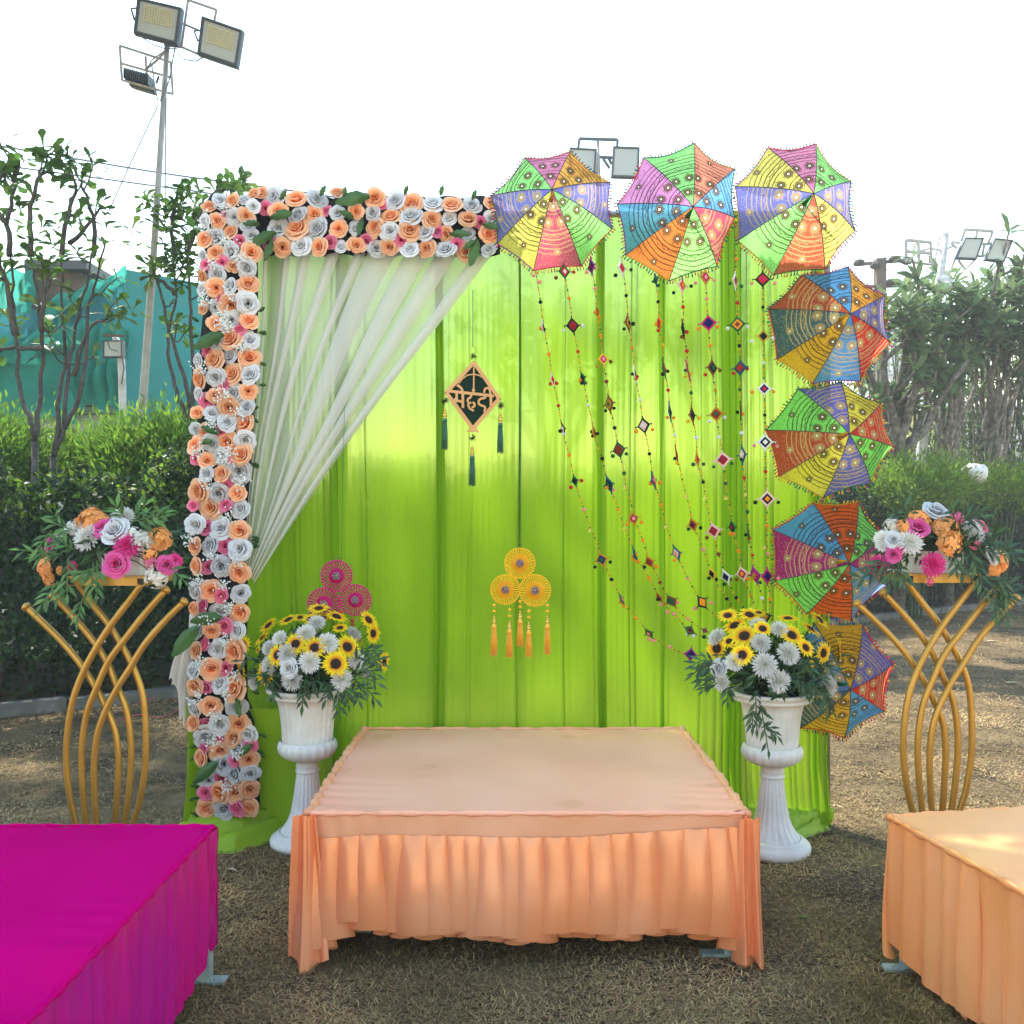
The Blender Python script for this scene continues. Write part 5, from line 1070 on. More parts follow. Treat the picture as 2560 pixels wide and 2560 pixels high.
def rib(nm,strokes,yo=-.0075):
    b=MB(); strokes=[(p_,w_*(1.28 if nm=='lettering' else 1)) for p_,w_ in strokes]
    for si_,(pts,w) in enumerate(strokes): b.ribbon([(lambda p:(p.x,p.z))(zs(*q)) for q in pts],w/4.39/FPX*d,d+yo-.00035*si_,d-.001-.00002*si_)
    return b.build(nm,M['sgold'],sg,False)
rib('border',[([(592,378),(872,778)],42),([(868,778),(580,1105)],42),([(580,1105),(290,712)],42),([(290,712),(592,378)],42)])
b=MB(); q=[(540,1095),(620,1095),(632,1110),(652,1146),(580,1138),(504,1136),(540,1112)]; V=[zs(*p) for p in q]; n=len(q)
b.add([v+Vector((0,-.008,0)) for v in V]+[v+Vector((0,.006,0)) for v in V],[tuple(range(n)),tuple(range(2*n-1,n-1,-1))]+[(i,n+i,n+(i+1)%n,(i+1)%n) for i in range(n)]); b.build('kite_tail',M['sgold'],sg,False)
rib('arc',[([(425,612),(465,560),(520,520),(592,508),(650,522),(700,550),(745,585)],13),([(592,420),(590,690)],15)],-.009)
b=MB(); V=[zs(*p) for p in ((588,655),(608,685),(588,712),(568,685))]; b.add([v+Vector((0,-.010,0)) for v in V]+V,[(0,1,2,3)]+[(i,4+i,4+(i+1)%4,(i+1)%4) for i in range(4)]); b.build('arrow_tip',M['sgold'],sg,False)
def arcpts(cx,cy,rx,ry,a0,a1,n=8): return [(cx+rx*math.cos(R(a0+(a1-a0)*i/n)),cy-ry*math.sin(R(a0+(a1-a0)*i/n))) for i in range(n+1)]
rib('lettering',[([(325,695),(812,748)],24),
 ([(402,705),(404,800)],20),([(470,715),(472,880)],22),([(372,785),(392,806),(430,803),(472,818)],20),([(380,775),(402,800)],20),   # ma
 ([(408,628),(440,648),(462,675),(470,705)],20),                                   # e sign
 ([(563,730),(560,762)],20),([(562,762),(530,778),(522,800),(535,825),(565,822)],19),(arcpts(572,846,30,26,80,-100),19),([(540,828),(528,846),(545,885),(592,912)],18),  # ha
 ([(715,738),(714,775)],20),(arcpts(695,815,52,42,70,265),19),([(690,857),(712,868),(720,885),(708,905),(714,930)],18),   # da
 ([(778,748),(780,862)],22),(arcpts(738,700,32,38,200,10),18),([(769,692),(778,750)],18)],-.010)
b=MB(); b.tube([zs(580,-415),zs(580,210)],.0022,5); b.build('cord',M['tgreen'],sg)
b=MB(); pts=[zs(580+14*math.cos(t*math.pi/6),232+20*math.sin(t*math.pi/6)) for t in range(13)]; b.tube(pts,.0012,4); b.build('ring',M['goldb'],sg)
def tuft(x,y,r,parent=sg):
    b=MB(); c=zs(x,y); r2=random.Random(x)
    for i in range(46):
        v=Vector((r2.gauss(0,1),r2.gauss(0,.6),r2.gauss(0,1))).normalized(); b.tube([c,c+v*r/4.39/FPX*d*r2.uniform(.7,1.05)],[.0016,.0007],3)
    b.build('tinsel_tuft',M['tuft'],parent)
tuft(588,310,44); tuft(270,800,52); tuft(888,850,50); tuft(577,1205,48)
for x,y0,y1,yb in ((272,1000,1345,870),(882,1050,1385,920),(574,1408,1745,1285)):
    tassel(sg,x,y0,y1,zS,d,M['tgreen'],30); cone_beads(sg,x,yb,y0,zS,d,.0105); 
b=MB(); b.tube([zs(272,715),zs(270,1000)],.0012,4); b.tube([zs(885,782),zs(882,1050)],.0012,4); b.tube([zs(580,1140),zs(574,1400)],.0012,4); b.build('cord',M['goldb'],sg)

# ------------------------------------------------------------------ pleated wheel hangings
M['wpink']=mat('magenta_card',(.55,.0,.15),.6); M['wyel']=mat('yellow_card',(.98,.58,.02),.6,transl=.25); M['tyel']=mat('yellow_silk',(.93,.42,.01),.45,sheen=.4); M['gem']=mat('beaded_brooch',(.55,.42,.30),.35,(.12,.05,.15),220,.9,metal=.5); M['bred']=mat('red_bead',(.45,.01,.03),.4)
def wheel(parent,c,r,m,gap,nsp=32,solid=.0):
    p=P(*zF(*c),4.45); Rr=r/2.76/FPX*4.45; b=MB()
    pts=[p+Vector((Rr*math.cos(a*math.pi/20),0,Rr*math.sin(a*math.pi/20))) for a in range(41)]; b.tube(pts,.0032,5,cap=False); o=b.build('wheel_rim',M[m],parent)
    b=MB()
    for i in range(nsp):
        a=2*math.pi*i/nsp; da=math.pi/nsp*gap; r0,r1=Rr*.16,Rr*.97; g=lambda rr_,an,y:p+Vector((rr_*math.cos(an),y,rr_*math.sin(an)))
        b.add([g(r0,a-da*1.3,0),g(r0,a,-.006),g(r0,a+da*1.3,0),g(r1,a-da,0),g(r1,a,-.007),g(r1,a+da,0)],[(0,1,4,3),(1,2,5,4)])
    b.build('pleated_spokes',M[m],o,False)
    if solid:
        b=MB(); b.tube([p+Vector((0,.002,0)),p+Vector((0,-.002,0))],Rr*solid,24); b.build('disc',M[m],o)
    b=MB(); r2=random.Random(1)
    for i in range(8):
        a=i*math.pi/4; b.ball(p+Vector((Rr*.19*math.cos(a),-.011,Rr*.19*math.sin(a))),Rr*.09,6,4)
    b.ball(p+Vector((0,-.012,0)),Rr*.12,8,5); b.build('brooch',M['gem'],o)
wp=thing('wheel_hanging',P(*zF(340,160),4.45),'three magenta pleated wheels hanging behind the sunflowers of the left urn','hanging','pleated wheel hangings')
for c,r in (((335,275),107),((248,470),112),((466,442),106)): wheel(wp,c,r,'wpink',.58,30,.50)
b=MB(); b.tube([P(*zF(*q),4.45) for q in ((390,-900),(375,-200),(368,150))],.0014,4); b.build('cord',M['tgreen'],wp)
b=MB(); b.tube([P(*zF(366+10*math.cos(t),160+10*math.sin(t)),4.45) for t in [k*math.pi/6 for k in range(13)]],.0012,4); b.build('ring',M['black'],wp)
for (x,y) in ((368,528),(445,582),(445,610),(368,556)):
    b=MB(); b.ball(P(*zF(x,y),4.44),.0095,8,5); b.build('bead',M['bred'],wp)
b=MB(); b.tube([P(*zF(446,545),4.45),P(*zF(446,700),4.45)],.0012,4); b.tube([P(*zF(368,500),4.45),P(*zF(368,700),4.45)],.0012,4); b.build('cord',M['bred'],wp)
wy=thing('wheel_hanging',P(*zF(1600,80),4.45),'three yellow pleated wheels with five yellow tassels in the middle of the lime curtain','hanging','pleated wheel hangings')
for c,r in (((1600,188),104),((1500,370),101),((1704,376),108)): wheel(wy,c,r,'wyel',.66,34,.62)
b=MB(); b.tube([P(*zF(*q),4.45) for q in ((1606,-1000),(1604,-300),(1602,70))],.0014,4); b.build('cord',M['tgreen'],wy)
b=MB(); b.tube([P(*zF(1602+10*math.cos(t),68+12*math.sin(t)),4.45) for t in [k*math.pi/6 for k in range(13)]],.0012,4); b.build('ring',M['black'],wy)
for x,y0,yb,y1 in ((1422,440,545,832),(1528,470,578,845),(1602,420,512,770),(1661,480,588,840),(1790,440,545,822)):
    ym=yb+72
    tassel(wy,x,ym,y1,zF,4.44,M['tyel'],17*4.39/2.76*1.15); cone_beads(wy,x,yb,ym,zF,4.44,.011)
    b=MB(); b.tube([P(*zF(x,y0),4.445),P(*zF(x,yb+5),4.445)],.0012,4); b.build('cord',M['goldb'],wy)
    for k in (.35,.75):
        b=MB(); b.ball(P(*zF(x,y0+(yb-y0)*k),4.44),(.0095,.009,.007),8,5); b.build('bead',M['wyel'],wy)

# ------------------------------------------------------------------ cloth covered platforms
def perim(x0,y0,x1,y1,T,sides,rc=.02,step=.006):      # local rectangle outline; returns (pos, normal, s, side)
    seq=[]; s=0
    defs={'L':((x0,y1),(x0,y0),(-1,0)),'F':((x0,y0),(x1,y0),(0,-1)),'R':((x1,y0),(x1,y1),(1,0)),'B':((x1,y1),(x0,y1),(0,1))}
    for si,k in enumerate(sides):
        a,c,n=defs[k]; L=math.hypot(c[0]-a[0],c[1]-a[1]); m=int(L/step)
        for i in range(m+1):
            u=i/m; seq.append([a[0]+(c[0]-a[0])*u,a[1]+(c[1]-a[1])*u,n[0],n[1],k,u])
        if si<len(sides)-1:
            n2=defs[sides[si+1]][2]
            for i in range(1,7):
                w=i/7; nx=n[0]*(1-w)+n2[0]*w; ny=n[1]*(1-w)+n2[1]*w; h=math.hypot(nx,ny); seq.append([c[0],c[1],nx/h,ny/h,k+'c',w])
    return seq
def skirt(name,parent,seq,T,ztop,hem,pl,m,seed,flare=.05,amp=.035,nv=20,foldover=.55,topamp=.15,bell=None):
    pts=[]; rr=random.Random(seed); n=len(seq); s=[0]
    for i in range(1,n): s.append(s[-1]+max(.004,math.hypot(seq[i][0]-seq[i-1][0],seq[i][1]-seq[i-1][1])))
    ph=[x/pl+.28*math.sin(x*5.3+seed)+.15*math.sin(x*13.7+seed*2) for x in s]
    kk=[rr.uniform(.6,1.35) for _ in range(int(max(ph))+4)]; bulge=[rr.uniform(-1,1) for _ in range(len(kk))]
    def kv(p,arr):
        i=math.floor(p); f=p-i; f=f*f*(3-2*f); return arr[i]*(1-f)+arr[i+1]*f
    for j in range(nv):
        v=j/(nv-1)
        for i in range(n):
            x,y,nx,ny,sd,u=seq[i]; p=ph[i]+.10*math.sin(v*3+i*.01)*v; a=kv(p,kk)
            zt=ztop(sd,u); zh=hem(sd,u)+.022*math.cos(2*math.pi*p)*kv(p,kk)-.012*kv(p,bulge)
            z=zt+(zh-zt)*v; c=2*math.pi*p
            prof=(.5+.5*math.cos(c+.85*math.sin(c)))**.75
            am=amp*(topamp+(1-topamp)*v**.75)*a
            out=flare*v**1.3+am*prof-.35*amp*v**4*a+.02*math.sin(v*math.pi)*kv(p+.4,bulge)*.6; tg=am*foldover*math.sin(c)
            X=x+nx*out-ny*tg; Y=y+ny*out+nx*tg
            q=Vector((X,Y,z)); pts.append(T@q)
    b=MB(); b.grid(pts,n,nv); return b.build(name,M[m],parent)
def topcloth(name,parent,x0,y0,x1,y1,T,z,m,seed,bandf,drop=.0):
    nu=90;nv=80;pts=[]; rr=random.Random(seed)
    for j in range(nv):
        for i in range(nu):
            u=i/(nu-1); v=j/(nv-1); x=x0+(x1-x0)*u; y=y0+(y1-y0)*v
            w=.0022*math.sin(x*7+3*math.sin(y*3+seed))+.0016*math.sin(y*11+2*math.sin(x*5))
            e=min(u,1-u)*(x1-x0); e2=min(v,1-v)*(y1-y0)
            w+=.0045*(.5+.5*math.sin(y*4+seed))*math.exp(-e/.13)*math.sin(y*52+6*x+3*math.sin(y*9))+.0018*math.exp(-e2/.09)*math.sin(x*55+y*30+2*math.sin(x*7))
            pts.append(T@Vector((x,y,z+w)))
    b=MB(); b.grid(pts,nu,nv); return b.build(name,M[m],parent)
def edge_roll(parent,pts,T,r,m,seed,nm='edge_ruffle'):   # gathered seam running along an edge
    s=smooth([T@Vector(p) for p in pts],30); rr=random.Random(seed); b=MB()
    b.tube(s,[r*(1+.28*math.sin(i*1.7)+.2*math.sin(i*.63+seed)) for i in range(len(s))],8); b.build(nm,M[m],parent)
def leg(parent,T,x,y,h,zfoot=0.,w=.022,plate=.085):
    b=MB(); b.box(T@Vector((x,y,h/2)),(w,w,h/2-.012),0); b.box(T@Vector((x,y,.011)),(plate,.022,.005),0); b.build('leg',M['fsteel'],parent,False)
def frame(parent,T,x0,y0,x1,y1,z):
    b=MB(); c=T@Vector(((x0+x1)/2,(y0+y1)/2,z-.03)); 
    Mx=T.to_3x3(); b.box(c,((x1-x0)/2-.01,(y1-y0)/2-.01,.018),0,Mx); b.build('deck',M['brown'],parent,False)
# centre
T0=Matrix.Identity(4); CX0,CX1,CY0,CY1,CZ=-.698,.802,3.256,4.50,.512
pc=thing('covered_platform',((CX0+CX1)/2,(CY0+CY1)/2,0),'low platform under water stained peach satin with a pleated skirt, centred before the lime curtain','platform','cloth covered platforms')
frame(pc,T0,CX0,CY0,CX1,CY1,CZ)
topcloth('top_cloth',pc,CX0,CY0,CX1,CY1,T0,CZ,'peachtop',1,None)
SEAM=lambda u:.435+.004*math.sin(u*9)+.03*max(0,(u-.6)/.4)**1.2-.012*max(0,(.12-u)/.12)
def apron():
    nu=160;nv=9;pts=[]
    for j in range(nv):
        v=j/(nv-1)
        for i in range(nu):
            u=i/(nu-1); x=CX0+(CX1-CX0)*u; zz=SEAM(u)-.006; z=CZ+(zz-CZ)*v; pts.append((x,CY0-.002-.002*v-.002*math.sin(x*22+v*2)*v-.003*math.exp(-u*6)*math.sin(x*90+z*20),z))
    b=MB(); b.grid(pts,nu,nv); b.build('front_apron',M['peachapron'],pc)

apron()
def hemC(sd,u):
    if sd=='F': return .096+.018*math.sin(u*7+1)+.012*math.sin(u*23)-.085*max(0,(.09-u)/.09)**.7-.07*max(0,(u-.80)/.20)**1.5
    return .004
def topC(sd,u): return SEAM(u) if sd=='F' else (CZ-.004 if sd in 'LR' else CZ-.03)
sq=perim(CX0,CY0-.012,CX1,CY1,T0,'LFR')
def topC2(sd,u):
    if sd=='F': return SEAM(u)
    if sd=='L': return CZ-.002-.0*u
    if sd=='Lc': return CZ-.004+(SEAM(0)-CZ)*u
    if sd=='Fc': return SEAM(1)+(CZ-SEAM(1))*u
    return CZ-.002
skirt('pleated_skirt',pc,sq,T0,topC2,hemC,.074,'peach',3,.004,.066,28,1.0,.10)
edge_roll(pc,[(CX0-.008,CY1,CZ),(CX0-.012,(CY0+CY1)/2,CZ),(CX0-.006,CY0,CZ-.005)],T0,.014,'peachapron',1)
edge_roll(pc,[(CX1+.008,CY1,CZ),(CX1+.012,(CY0+CY1)/2,CZ),(CX1+.006,CY0,CZ-.008)],T0,.015,'peachapron',2)
edge_roll(pc,[(CX0,CY1+.01,CZ+.002),((CX0+CX1)/2,CY1+.012,CZ),(CX1,CY1+.01,CZ+.002)],T0,.007,'peachapron',3)
edge_roll(pc,[(CX0,CY0-.001,CZ-.003),((CX0+CX1)/2,CY0-.001,CZ-.003),(CX1,CY0-.001,CZ-.003)],T0,.009,'peachtop',5,'edge_band')
# loose cloth bunched at the two front corners, and one folded tongue in the middle of the hem
def cornercloth(cx,cy,sgn,zt,seed,w,hem=.006):
    nu=44;nv=20;pts=[]
    for j in range(nv):
        v=j/(nv-1)
        for i in range(nu):
            u=i/(nu-1); x=cx+sgn*(-.05-w*.25*v+u*(.075+w*v)) ; y=cy-.014-.05*v*math.sin(u*math.pi)**.6-.020*(.5+.9*v)*math.sin(u*11+v*2+seed)-.006*math.sin(u*27+v*3+seed)
            pts.append((x,y,zt+(hem-zt)*v+.02*math.sin(u*7+seed)*v))
    b=MB(); b.grid(pts,nu,nv); b.build('corner_fold',M['peach'],pc)
cornercloth(CX0,CY0-.02,1,CZ-.0,1,.07,.012); cornercloth(CX1,CY0-.02,-1,CZ-.01,4,.03,.03)
def tongue():
    pts=[]; nu=9; nv=12
    for j in range(nv):
        v=j/(nv-1)
        for i in range(nu):
            u=i/(nu-1)-.5; pts.append((-.105-.03*v+u*(.012+.055*v**.6),CY0-.06-.03*math.cos(u*3)*v-.02*v,.36-.32*v+.03*u*v))
    b=MB(); b.grid(pts,nu,nv); b.build('hem_fold',M['peach'],pc)
for x,y in ((CX0+.10,CY0+.22),(CX1-.045,CY0+.03),(CX0+.03,CY1-.05),(CX1-.05,CY1-.05)): leg(pc,T0,x,y,.46,0,.02,.08 if x<0 else .10)
# magenta, left
T1=Matrix.Translation((-.99,3.11,0)); MX0,MY0=-1.52,-1.27
pm=thing('covered_platform',(-1.75,2.5,0),'low platform under glossy magenta satin at the lower left corner','platform','cloth covered platforms')
frame(pm,T1,MX0,MY0,0,0,.51); topcloth('top_cloth',pm,MX0,MY0,0,0,T1,.512,'magenta',5,None)
def hemM(sd,u):
    if sd=='R': return .05+.04*math.sin(u*5)+.07*max(0,(u-.7)/.3)
    if sd=='B': return .14
    if sd=='Rc': return .15
    return .07
skirt('pleated_skirt',pm,perim(MX0,MY0,0,0,T1,'FRB'),T1,lambda sd,u:.508,hemM,.085,'magskirt',8,-.012,.030,22,.5,.05)
def strapM():
    pts=[];nu=10;nv=14
    for j in range(nv):
        v=j/(nv-1)
        for i in range(nu):
            u=i/(nu-1); pts.append(T1@Vector((-.05+.062*u+.012*v*0+.004*math.sin(u*12+v*3),.012-.03*math.sin(u*math.pi)*0+.0-.028*(u>2),.50-.385*v)))
    b=MB(); b.grid(pts,nu,nv); b.build('corner_fold',M['magskirt'],pm)
    b=MB(); T=T1
    c=[(-.05,-.035),(.014,-.035),(.014,.016),(-.05,.016)]
    b.grid([T@Vector((x+.003*math.sin(j*1.4),y+.003*math.cos(j),.505-.39*j/12)) for j in range(13) for x,y in c],4,13,0,True); b.build('corner_fold',M['magskirt'],pm)
strapM()
b=MB(); 
leg(pm,T1,-.02,-.012,.47,0,.021,.072); leg(pm,T1,MX0+.04,-.04,.47); leg(pm,T1,-.04,MY0+.04,.47); leg(pm,T1,MX0+.04,MY0+.04,.47)
edge_roll(pm,[(.003,MY0,.510),(.004,MY0/2,.509),(.003,0,.510)],T1,.008,'magenta',6)
edge_roll(pm,[(MX0,.006,.512),(MX0/2,.01,.511),(0,.004,.512)],T1,.006,'magenta',4)
# orange, right (turned a little)
T2=Matrix.Translation((1.292,3.214,0))@Matrix.Rotation(R(9.8),4,'Z')
po=thing('covered_platform',(2.0,2.8,0),'low platform under orange satin with deep pleats at the lower right corner','platform','cloth covered platforms')
frame(po,T2,0,-1.27,1.5,0,.51); topcloth('top_cloth',po,0,-1.27,1.5,0,T2,.512,'orangetop',6,None)
def hemO(sd,u):
    if sd=='L': return .045-.02*math.sin(u*9)+.05*max(0,(.12-u)/.12)
    return .05
skirt('pleated_skirt',po,perim(0,-1.27,1.5,0,T2,'BLF'),T2,lambda sd,u:.505,hemO,.088,'orange',12,.0,.046,24,.75,.25)
edge_roll(po,[(-.004,-1.27,.511),(-.004,-.6,.510),(-.004,0,.510)],T2,.011,'orange',8,'edge_band')
edge_roll(po,[(0,.004,.510),(.7,.006,.510),(1.5,.004,.510)],T2,.008,'orangetop',9,'edge_band')
for x,y in ((.04,-.04),(1.46,-.04),(.04,-1.22),(1.46,-1.22)): leg(po,T2,x,y,.47)

# ------------------------------------------------------------------ white fluted urns on pedestals
def lathe(b,prof,cx,cy,nf=0,depth=0,n=96,mode=-1,z0=0):
    pts=[]
    for r,z,k in prof:
        for i in range(n):
            a=2*math.pi*i/n; f=abs(math.sin(a*nf/2)) if nf else 1
            rr_=r*(1-depth*k*(1-f**.7 if mode<0 else f**.5)) ; pts.append((cx+rr_*math.cos(a),cy+rr_*math.sin(a),z))
    b.grid(pts,n,len(prof),0,True)
def urn(x,y,lab,rot=0):
    t=thing('pedestal_urn',(x,y,0),lab,'urn','white fluted urns')
    b=MB(); lathe(b,[(0,.0,0),(.163,.0,0),(.170,.012,0),(.172,.028,0),(.165,.045,0),(.148,.052,0),(.144,.060,0),(.138,.066,0),(.128,.070,0)],x,y); b.build('plinth',M['plaster'],t)
    b=MB(); lathe(b,[(.126,.069,.3),(.118,.080,1),(.102,.100,1),(.088,.125,1),(.078,.155,1),(.070,.195,1),(.063,.24,1),(.056,.29,1),(.0515,.332,1),(.050,.338,0)],x,y,20,.10); b.build('fluted_column',M['plaster'],t)
    b=MB(); lathe(b,[(.050,.336,0),(.056,.340,0),(.057,.347,0),(.052,.352,0),(.0525,.362,0),(.055,.368,0),(.052,.374,0),(.052,.392,0),(.056,.397,0)],x,y); b.build('collar',M['plaster'],t)
    b=MB(); lathe(b,[(.055,.395,0),(.078,.398,.4),(.104,.408,1),(.126,.425,1),(.138,.447,1),(.139,.462,1),(.134,.478,1),(.122,.488,.3)],x,y,20,.075); b.build('lobed_bulge',M['plaster'],t)
    b=MB(); lathe(b,[(.117,.484,.2),(.1175,.495,1),(.119,.53,1),(.122,.57,1),(.127,.61,1),(.134,.65,1),(.143,.685,1),(.150,.69,0)],x,y,24,.045); b.build('fluted_bowl',M['plaster'],t)
    b=MB(); lathe(b,[(.148,.688,0),(.170,.692,0),(.176,.699,0),(.172,.705,0),(.178,.712,0),(.187,.722,0),(.190,.729,0),(.186,.735,0),(.172,.736,0),(.165,.728,0),(.15,.70,0),(.1,.68,0),(0,.68,0)],x,y)
    b.build('rim',M['plaster'],t)
    b=MB()
    for i in range(24):
        a=2*math.pi*i/24; c=Vector((x+.1835*math.cos(a),y+.1835*math.sin(a),.7165)); tg=Vector((-math.sin(a),math.cos(a),0))
        b.tube([c+tg*.018*math.cos(k*math.pi/5)+Vector((math.cos(a),math.sin(a),1.0))*.006*math.sin(k*math.pi/5) for k in range(6)],.0014,4)
    tag(b.build('rim_carving',M['plaster'],t),kind='stuff')
    return t
UL=(-.955,4.40); UR=(1.19,4.31)
urn(*UL,'white fluted urn on a tall pedestal, left of the peach platform'); urn(*UR,'white fluted urn on a tall pedestal, right of the peach platform')

# ------------------------------------------------------------------ arrangements
def sprays(parent,c,specs,m='spray',leafw=T_LANCE,ll=.056,nm='leaf_spray'):
    # specs: (px,py,depth, px2,py2,depth2, nleaf)
    rr=random.Random(len(specs)+int(c.x*100))
    for (a,e,n,sag) in specs:
        mid=(a+e)/2+Vector((0,0,sag)); s=smooth([a,mid,e],5); b=MB(); b.tube(s,[.0028]*(len(s)-1)+[.0012],4)
        pos=[];xd=[];nd=[];sz=[]
        for i in range(n):
            f=.15+.85*i/max(1,n-1); j=min(len(s)-2,int(f*(len(s)-1))); p=s[j]; tg=(s[j+1]-s[j]).normalized(); side=tg.cross(Vector((0,-1,.3))).normalized()*(1 if i%2 else -1)
            v=(tg*.75+side*rr.uniform(.45,.95)+Vector((0,rr.uniform(-.35,.2),rr.uniform(-.35,.05)))); 
            if i==n-1: v=tg
            pos.append(p); xd.append(v); nd.append(Vector((rr.uniform(-.4,.4),-1,rr.uniform(.2,1.)))); sz.append(ll*rr.uniform(.75,1.2))
        tv,tf=leafw; V,F=scatter(tv,tf,np.array(pos),np.array(xd),np.array(nd),np.array(sz)); b.add([tuple(v) for v in V],[tuple(int(k) for k in f) for f in F])
        b.build(nm,M[m],parent)
def dome_pos(px,py,c,rad,cp,ky=1.0):
    d0=c.y; p=P(px,py,d0); dx=(p.x-c.x)/rad; dz=(p.z-c.z)/(rad*ky); q=max(0,1-dx*dx-dz*dz); off=rad*.9*math.sqrt(q); d=d0-off
    if q<=0: d=d0-.0
    pp=P(px,py,d); n=Vector((dx,-math.sqrt(q)-.35,dz+.15)).normalized(); return pp,n
def fill(parent,c,rx,rz,n,seed,ll=.06,zlo=-.3):
    r2=np.random.default_rng(seed); v=r2.normal(0,1,(n,3)); v/=np.linalg.norm(v,axis=1,keepdims=True); v[:,2]=np.where(v[:,2]<zlo,-v[:,2],v[:,2]); v*=(.35+.55*r2.random((n,1)))
    pos=np.array(c)+v*np.array([rx,rx*.85,rz]); V,F=scatter(*T_LANCE,pos,v+r2.normal(0,.6,(n,3)),r2.normal(0,1,(n,3))+np.array([0,-.5,.6]),ll*(.7+.6*r2.random(n)))
    o=npmesh('foliage',V,F,M['spray'],parent); tag(o,kind='stuff')
def flower(parent,c,kind,pp,n,r,rr):
    spin=rr.uniform(0,6.3); q=face_q(n,spin)
    if kind=='s': o=inst('sunflower',SUN[rr.randint(0,2)],parent,pp,q,r)
    elif kind=='c': o=inst('chrysanthemum',MUM['w'][rr.randint(0,1)],parent,pp,q,r)
    elif kind=='C': o=inst('chrysanthemum',MUM['m'][rr.randint(0,1)],parent,pp,q,r)
    elif kind in 'wpom' : o=inst('rose',ROSE[kind][rr.randint(0,3)],parent,pp,q,r)
    else: o=inst('hydrangea',HYD[{'H':'o','W':'w','Q':'p'}[kind]][rr.randint(0,1)],parent,pp,q,r)
def stems(parent,c,pts):
    b=MB()
    for p in pts: 
        m=(c+p)/2+Vector((0,0,.02)); b.tube(smooth([c,m,p+ (p-c).normalized()*-.01],3),.0022,4)
    b.build('stem',M['stem'],parent)
def urnflowers(ux,uy,zf,lst,lab,seed,hang):
    c=Vector((ux,uy-.0,.80)); t=thing('flower_arrangement',(ux,uy,.735),lab,'flowers','sunflower and chrysanthemum arrangements in the urns'); rr=random.Random(seed); ps=[]
    for it in lst.split(';'):
        a=it.split(','); x,y,k,r=float(a[0]),float(a[1]),a[2],float(a[3]); px,py=zf(x,y); pp,n=dome_pos(px,py,c,.27,None,.95)
        if len(a)>4: n=Vector((float(a[4]),float(a[5]),float(a[6]))).normalized()
        R_=r/2.76/FPX*pp.y*(1.42 if k=='s' else 1.3)
        flower(t,c,k,pp,n,R_,rr); ps.append(pp-n*.02)
    stems(t,c+Vector((0,0,-.06)),ps); fill(t,c+Vector((0,0,.0)),.27,.22,950,seed); fill(t,c+Vector((0,-.10,-.01)),.24,.09,300,seed+9)
    b=MB(); b.ball(c+Vector((0,0,-.04)),(.14,.14,.09),10,6); b.build('foam_base',M['core'],t)
    sp=[]
    for i in range(12):
        a=2*math.pi*i/12+rr.uniform(-.1,.1); s=Vector((math.cos(a),math.sin(a)*.8,0)); sp.append((c+s*.08,c+s*rr.uniform(.27,.34)+Vector((0,0,rr.uniform(-.06,.12))),8,rr.uniform(.02,.06)))
    for (x0,y0,x1,y1) in hang:
        a=P(*zf(x0,y0),uy-.21); e=P(*zf(x1,y1),uy-.215); sp.append((a,e,9,.02))
    sprays(t,c,sp)
urnflowers(*UL,zU1,"450,140,s,66;525,125,s,50;775,118,s,66;310,178,s,60,-.6,-.5,.8;600,135,s,52,0,-.5,.9;680,128,s,48,0,-.5,1;995,140,s,62,.7,-.4,.6;1025,230,s,62,.9,-.5,.1;495,305,s,66;625,330,s,66;850,325,s,72;372,380,s,66;770,440,s,76;290,510,s,70;135,315,s,62,-.55,-.8,.1;125,490,s,58,-.8,-.6,-.1;1100,425,s,60,1,-.35,0;655,62,s,62,0,-.35,1;270,265,s,56,-.6,-.3,.6;800,195,s,46,0,-.5,1;565,235,c,62;715,300,c,66;640,160,c,55;440,370,c,64;590,430,c,68;315,450,c,60;470,550,c,68;810,545,c,66;910,415,c,60;385,265,c,50;895,235,c,52;205,565,c,50;310,330,c,48;450,470,w,66;935,285,s,18;235,345,s,22;980,500,c,40",
 'dome of sunflowers and white chrysanthemums in the left urn, before the magenta wheels',31,[(560,580,540,730),(760,600,700,690),(780,620,800,800),(840,600,860,720),(900,590,1050,690),(870,560,1065,580),(900,500,1055,515),(900,420,1060,350),(950,420,1100,440),(880,640,930,690),(640,560,600,640),(330,640,350,680)])
urnflowers(*UR,zU2,"380,180,s,76;445,250,s,78;330,110,s,58,-.2,-.5,.8;480,105,s,66,0,-.5,.9;570,200,s,56,0,-.7,.7;770,245,s,72;895,205,s,70;255,335,s,66,-.6,-.8,.1;430,380,s,66;985,365,s,66,.6,-.8,0;960,140,s,64,.6,-.4,.7;745,132,s,62,0,-.2,1;865,330,s,58;1095,340,s,66,1,-.3,.1;340,285,s,48;545,90,s,40,0,-.4,1;560,300,c,62;685,205,c,58;745,370,c,72;585,450,c,76;680,560,c,72;1015,595,c,70,.5,-.8,0;255,255,c,60;380,425,c,60;540,175,c,55;290,570,c,55;275,475,w,62;380,300,s,20;910,440,s,22",
 'dome of sunflowers and white chrysanthemums in the right urn, beside the lowest umbrella',32,[(520,620,530,900),(545,700,610,1050),(560,880,670,940),(500,760,500,870),(850,600,950,680),(930,640,1060,780),(250,440,90,450),(230,480,80,520),(260,540,150,560),(260,580,160,620),(330,600,330,700),(620,480,500,560),(780,480,900,470),(760,540,860,640),(1000,650,1010,780)])

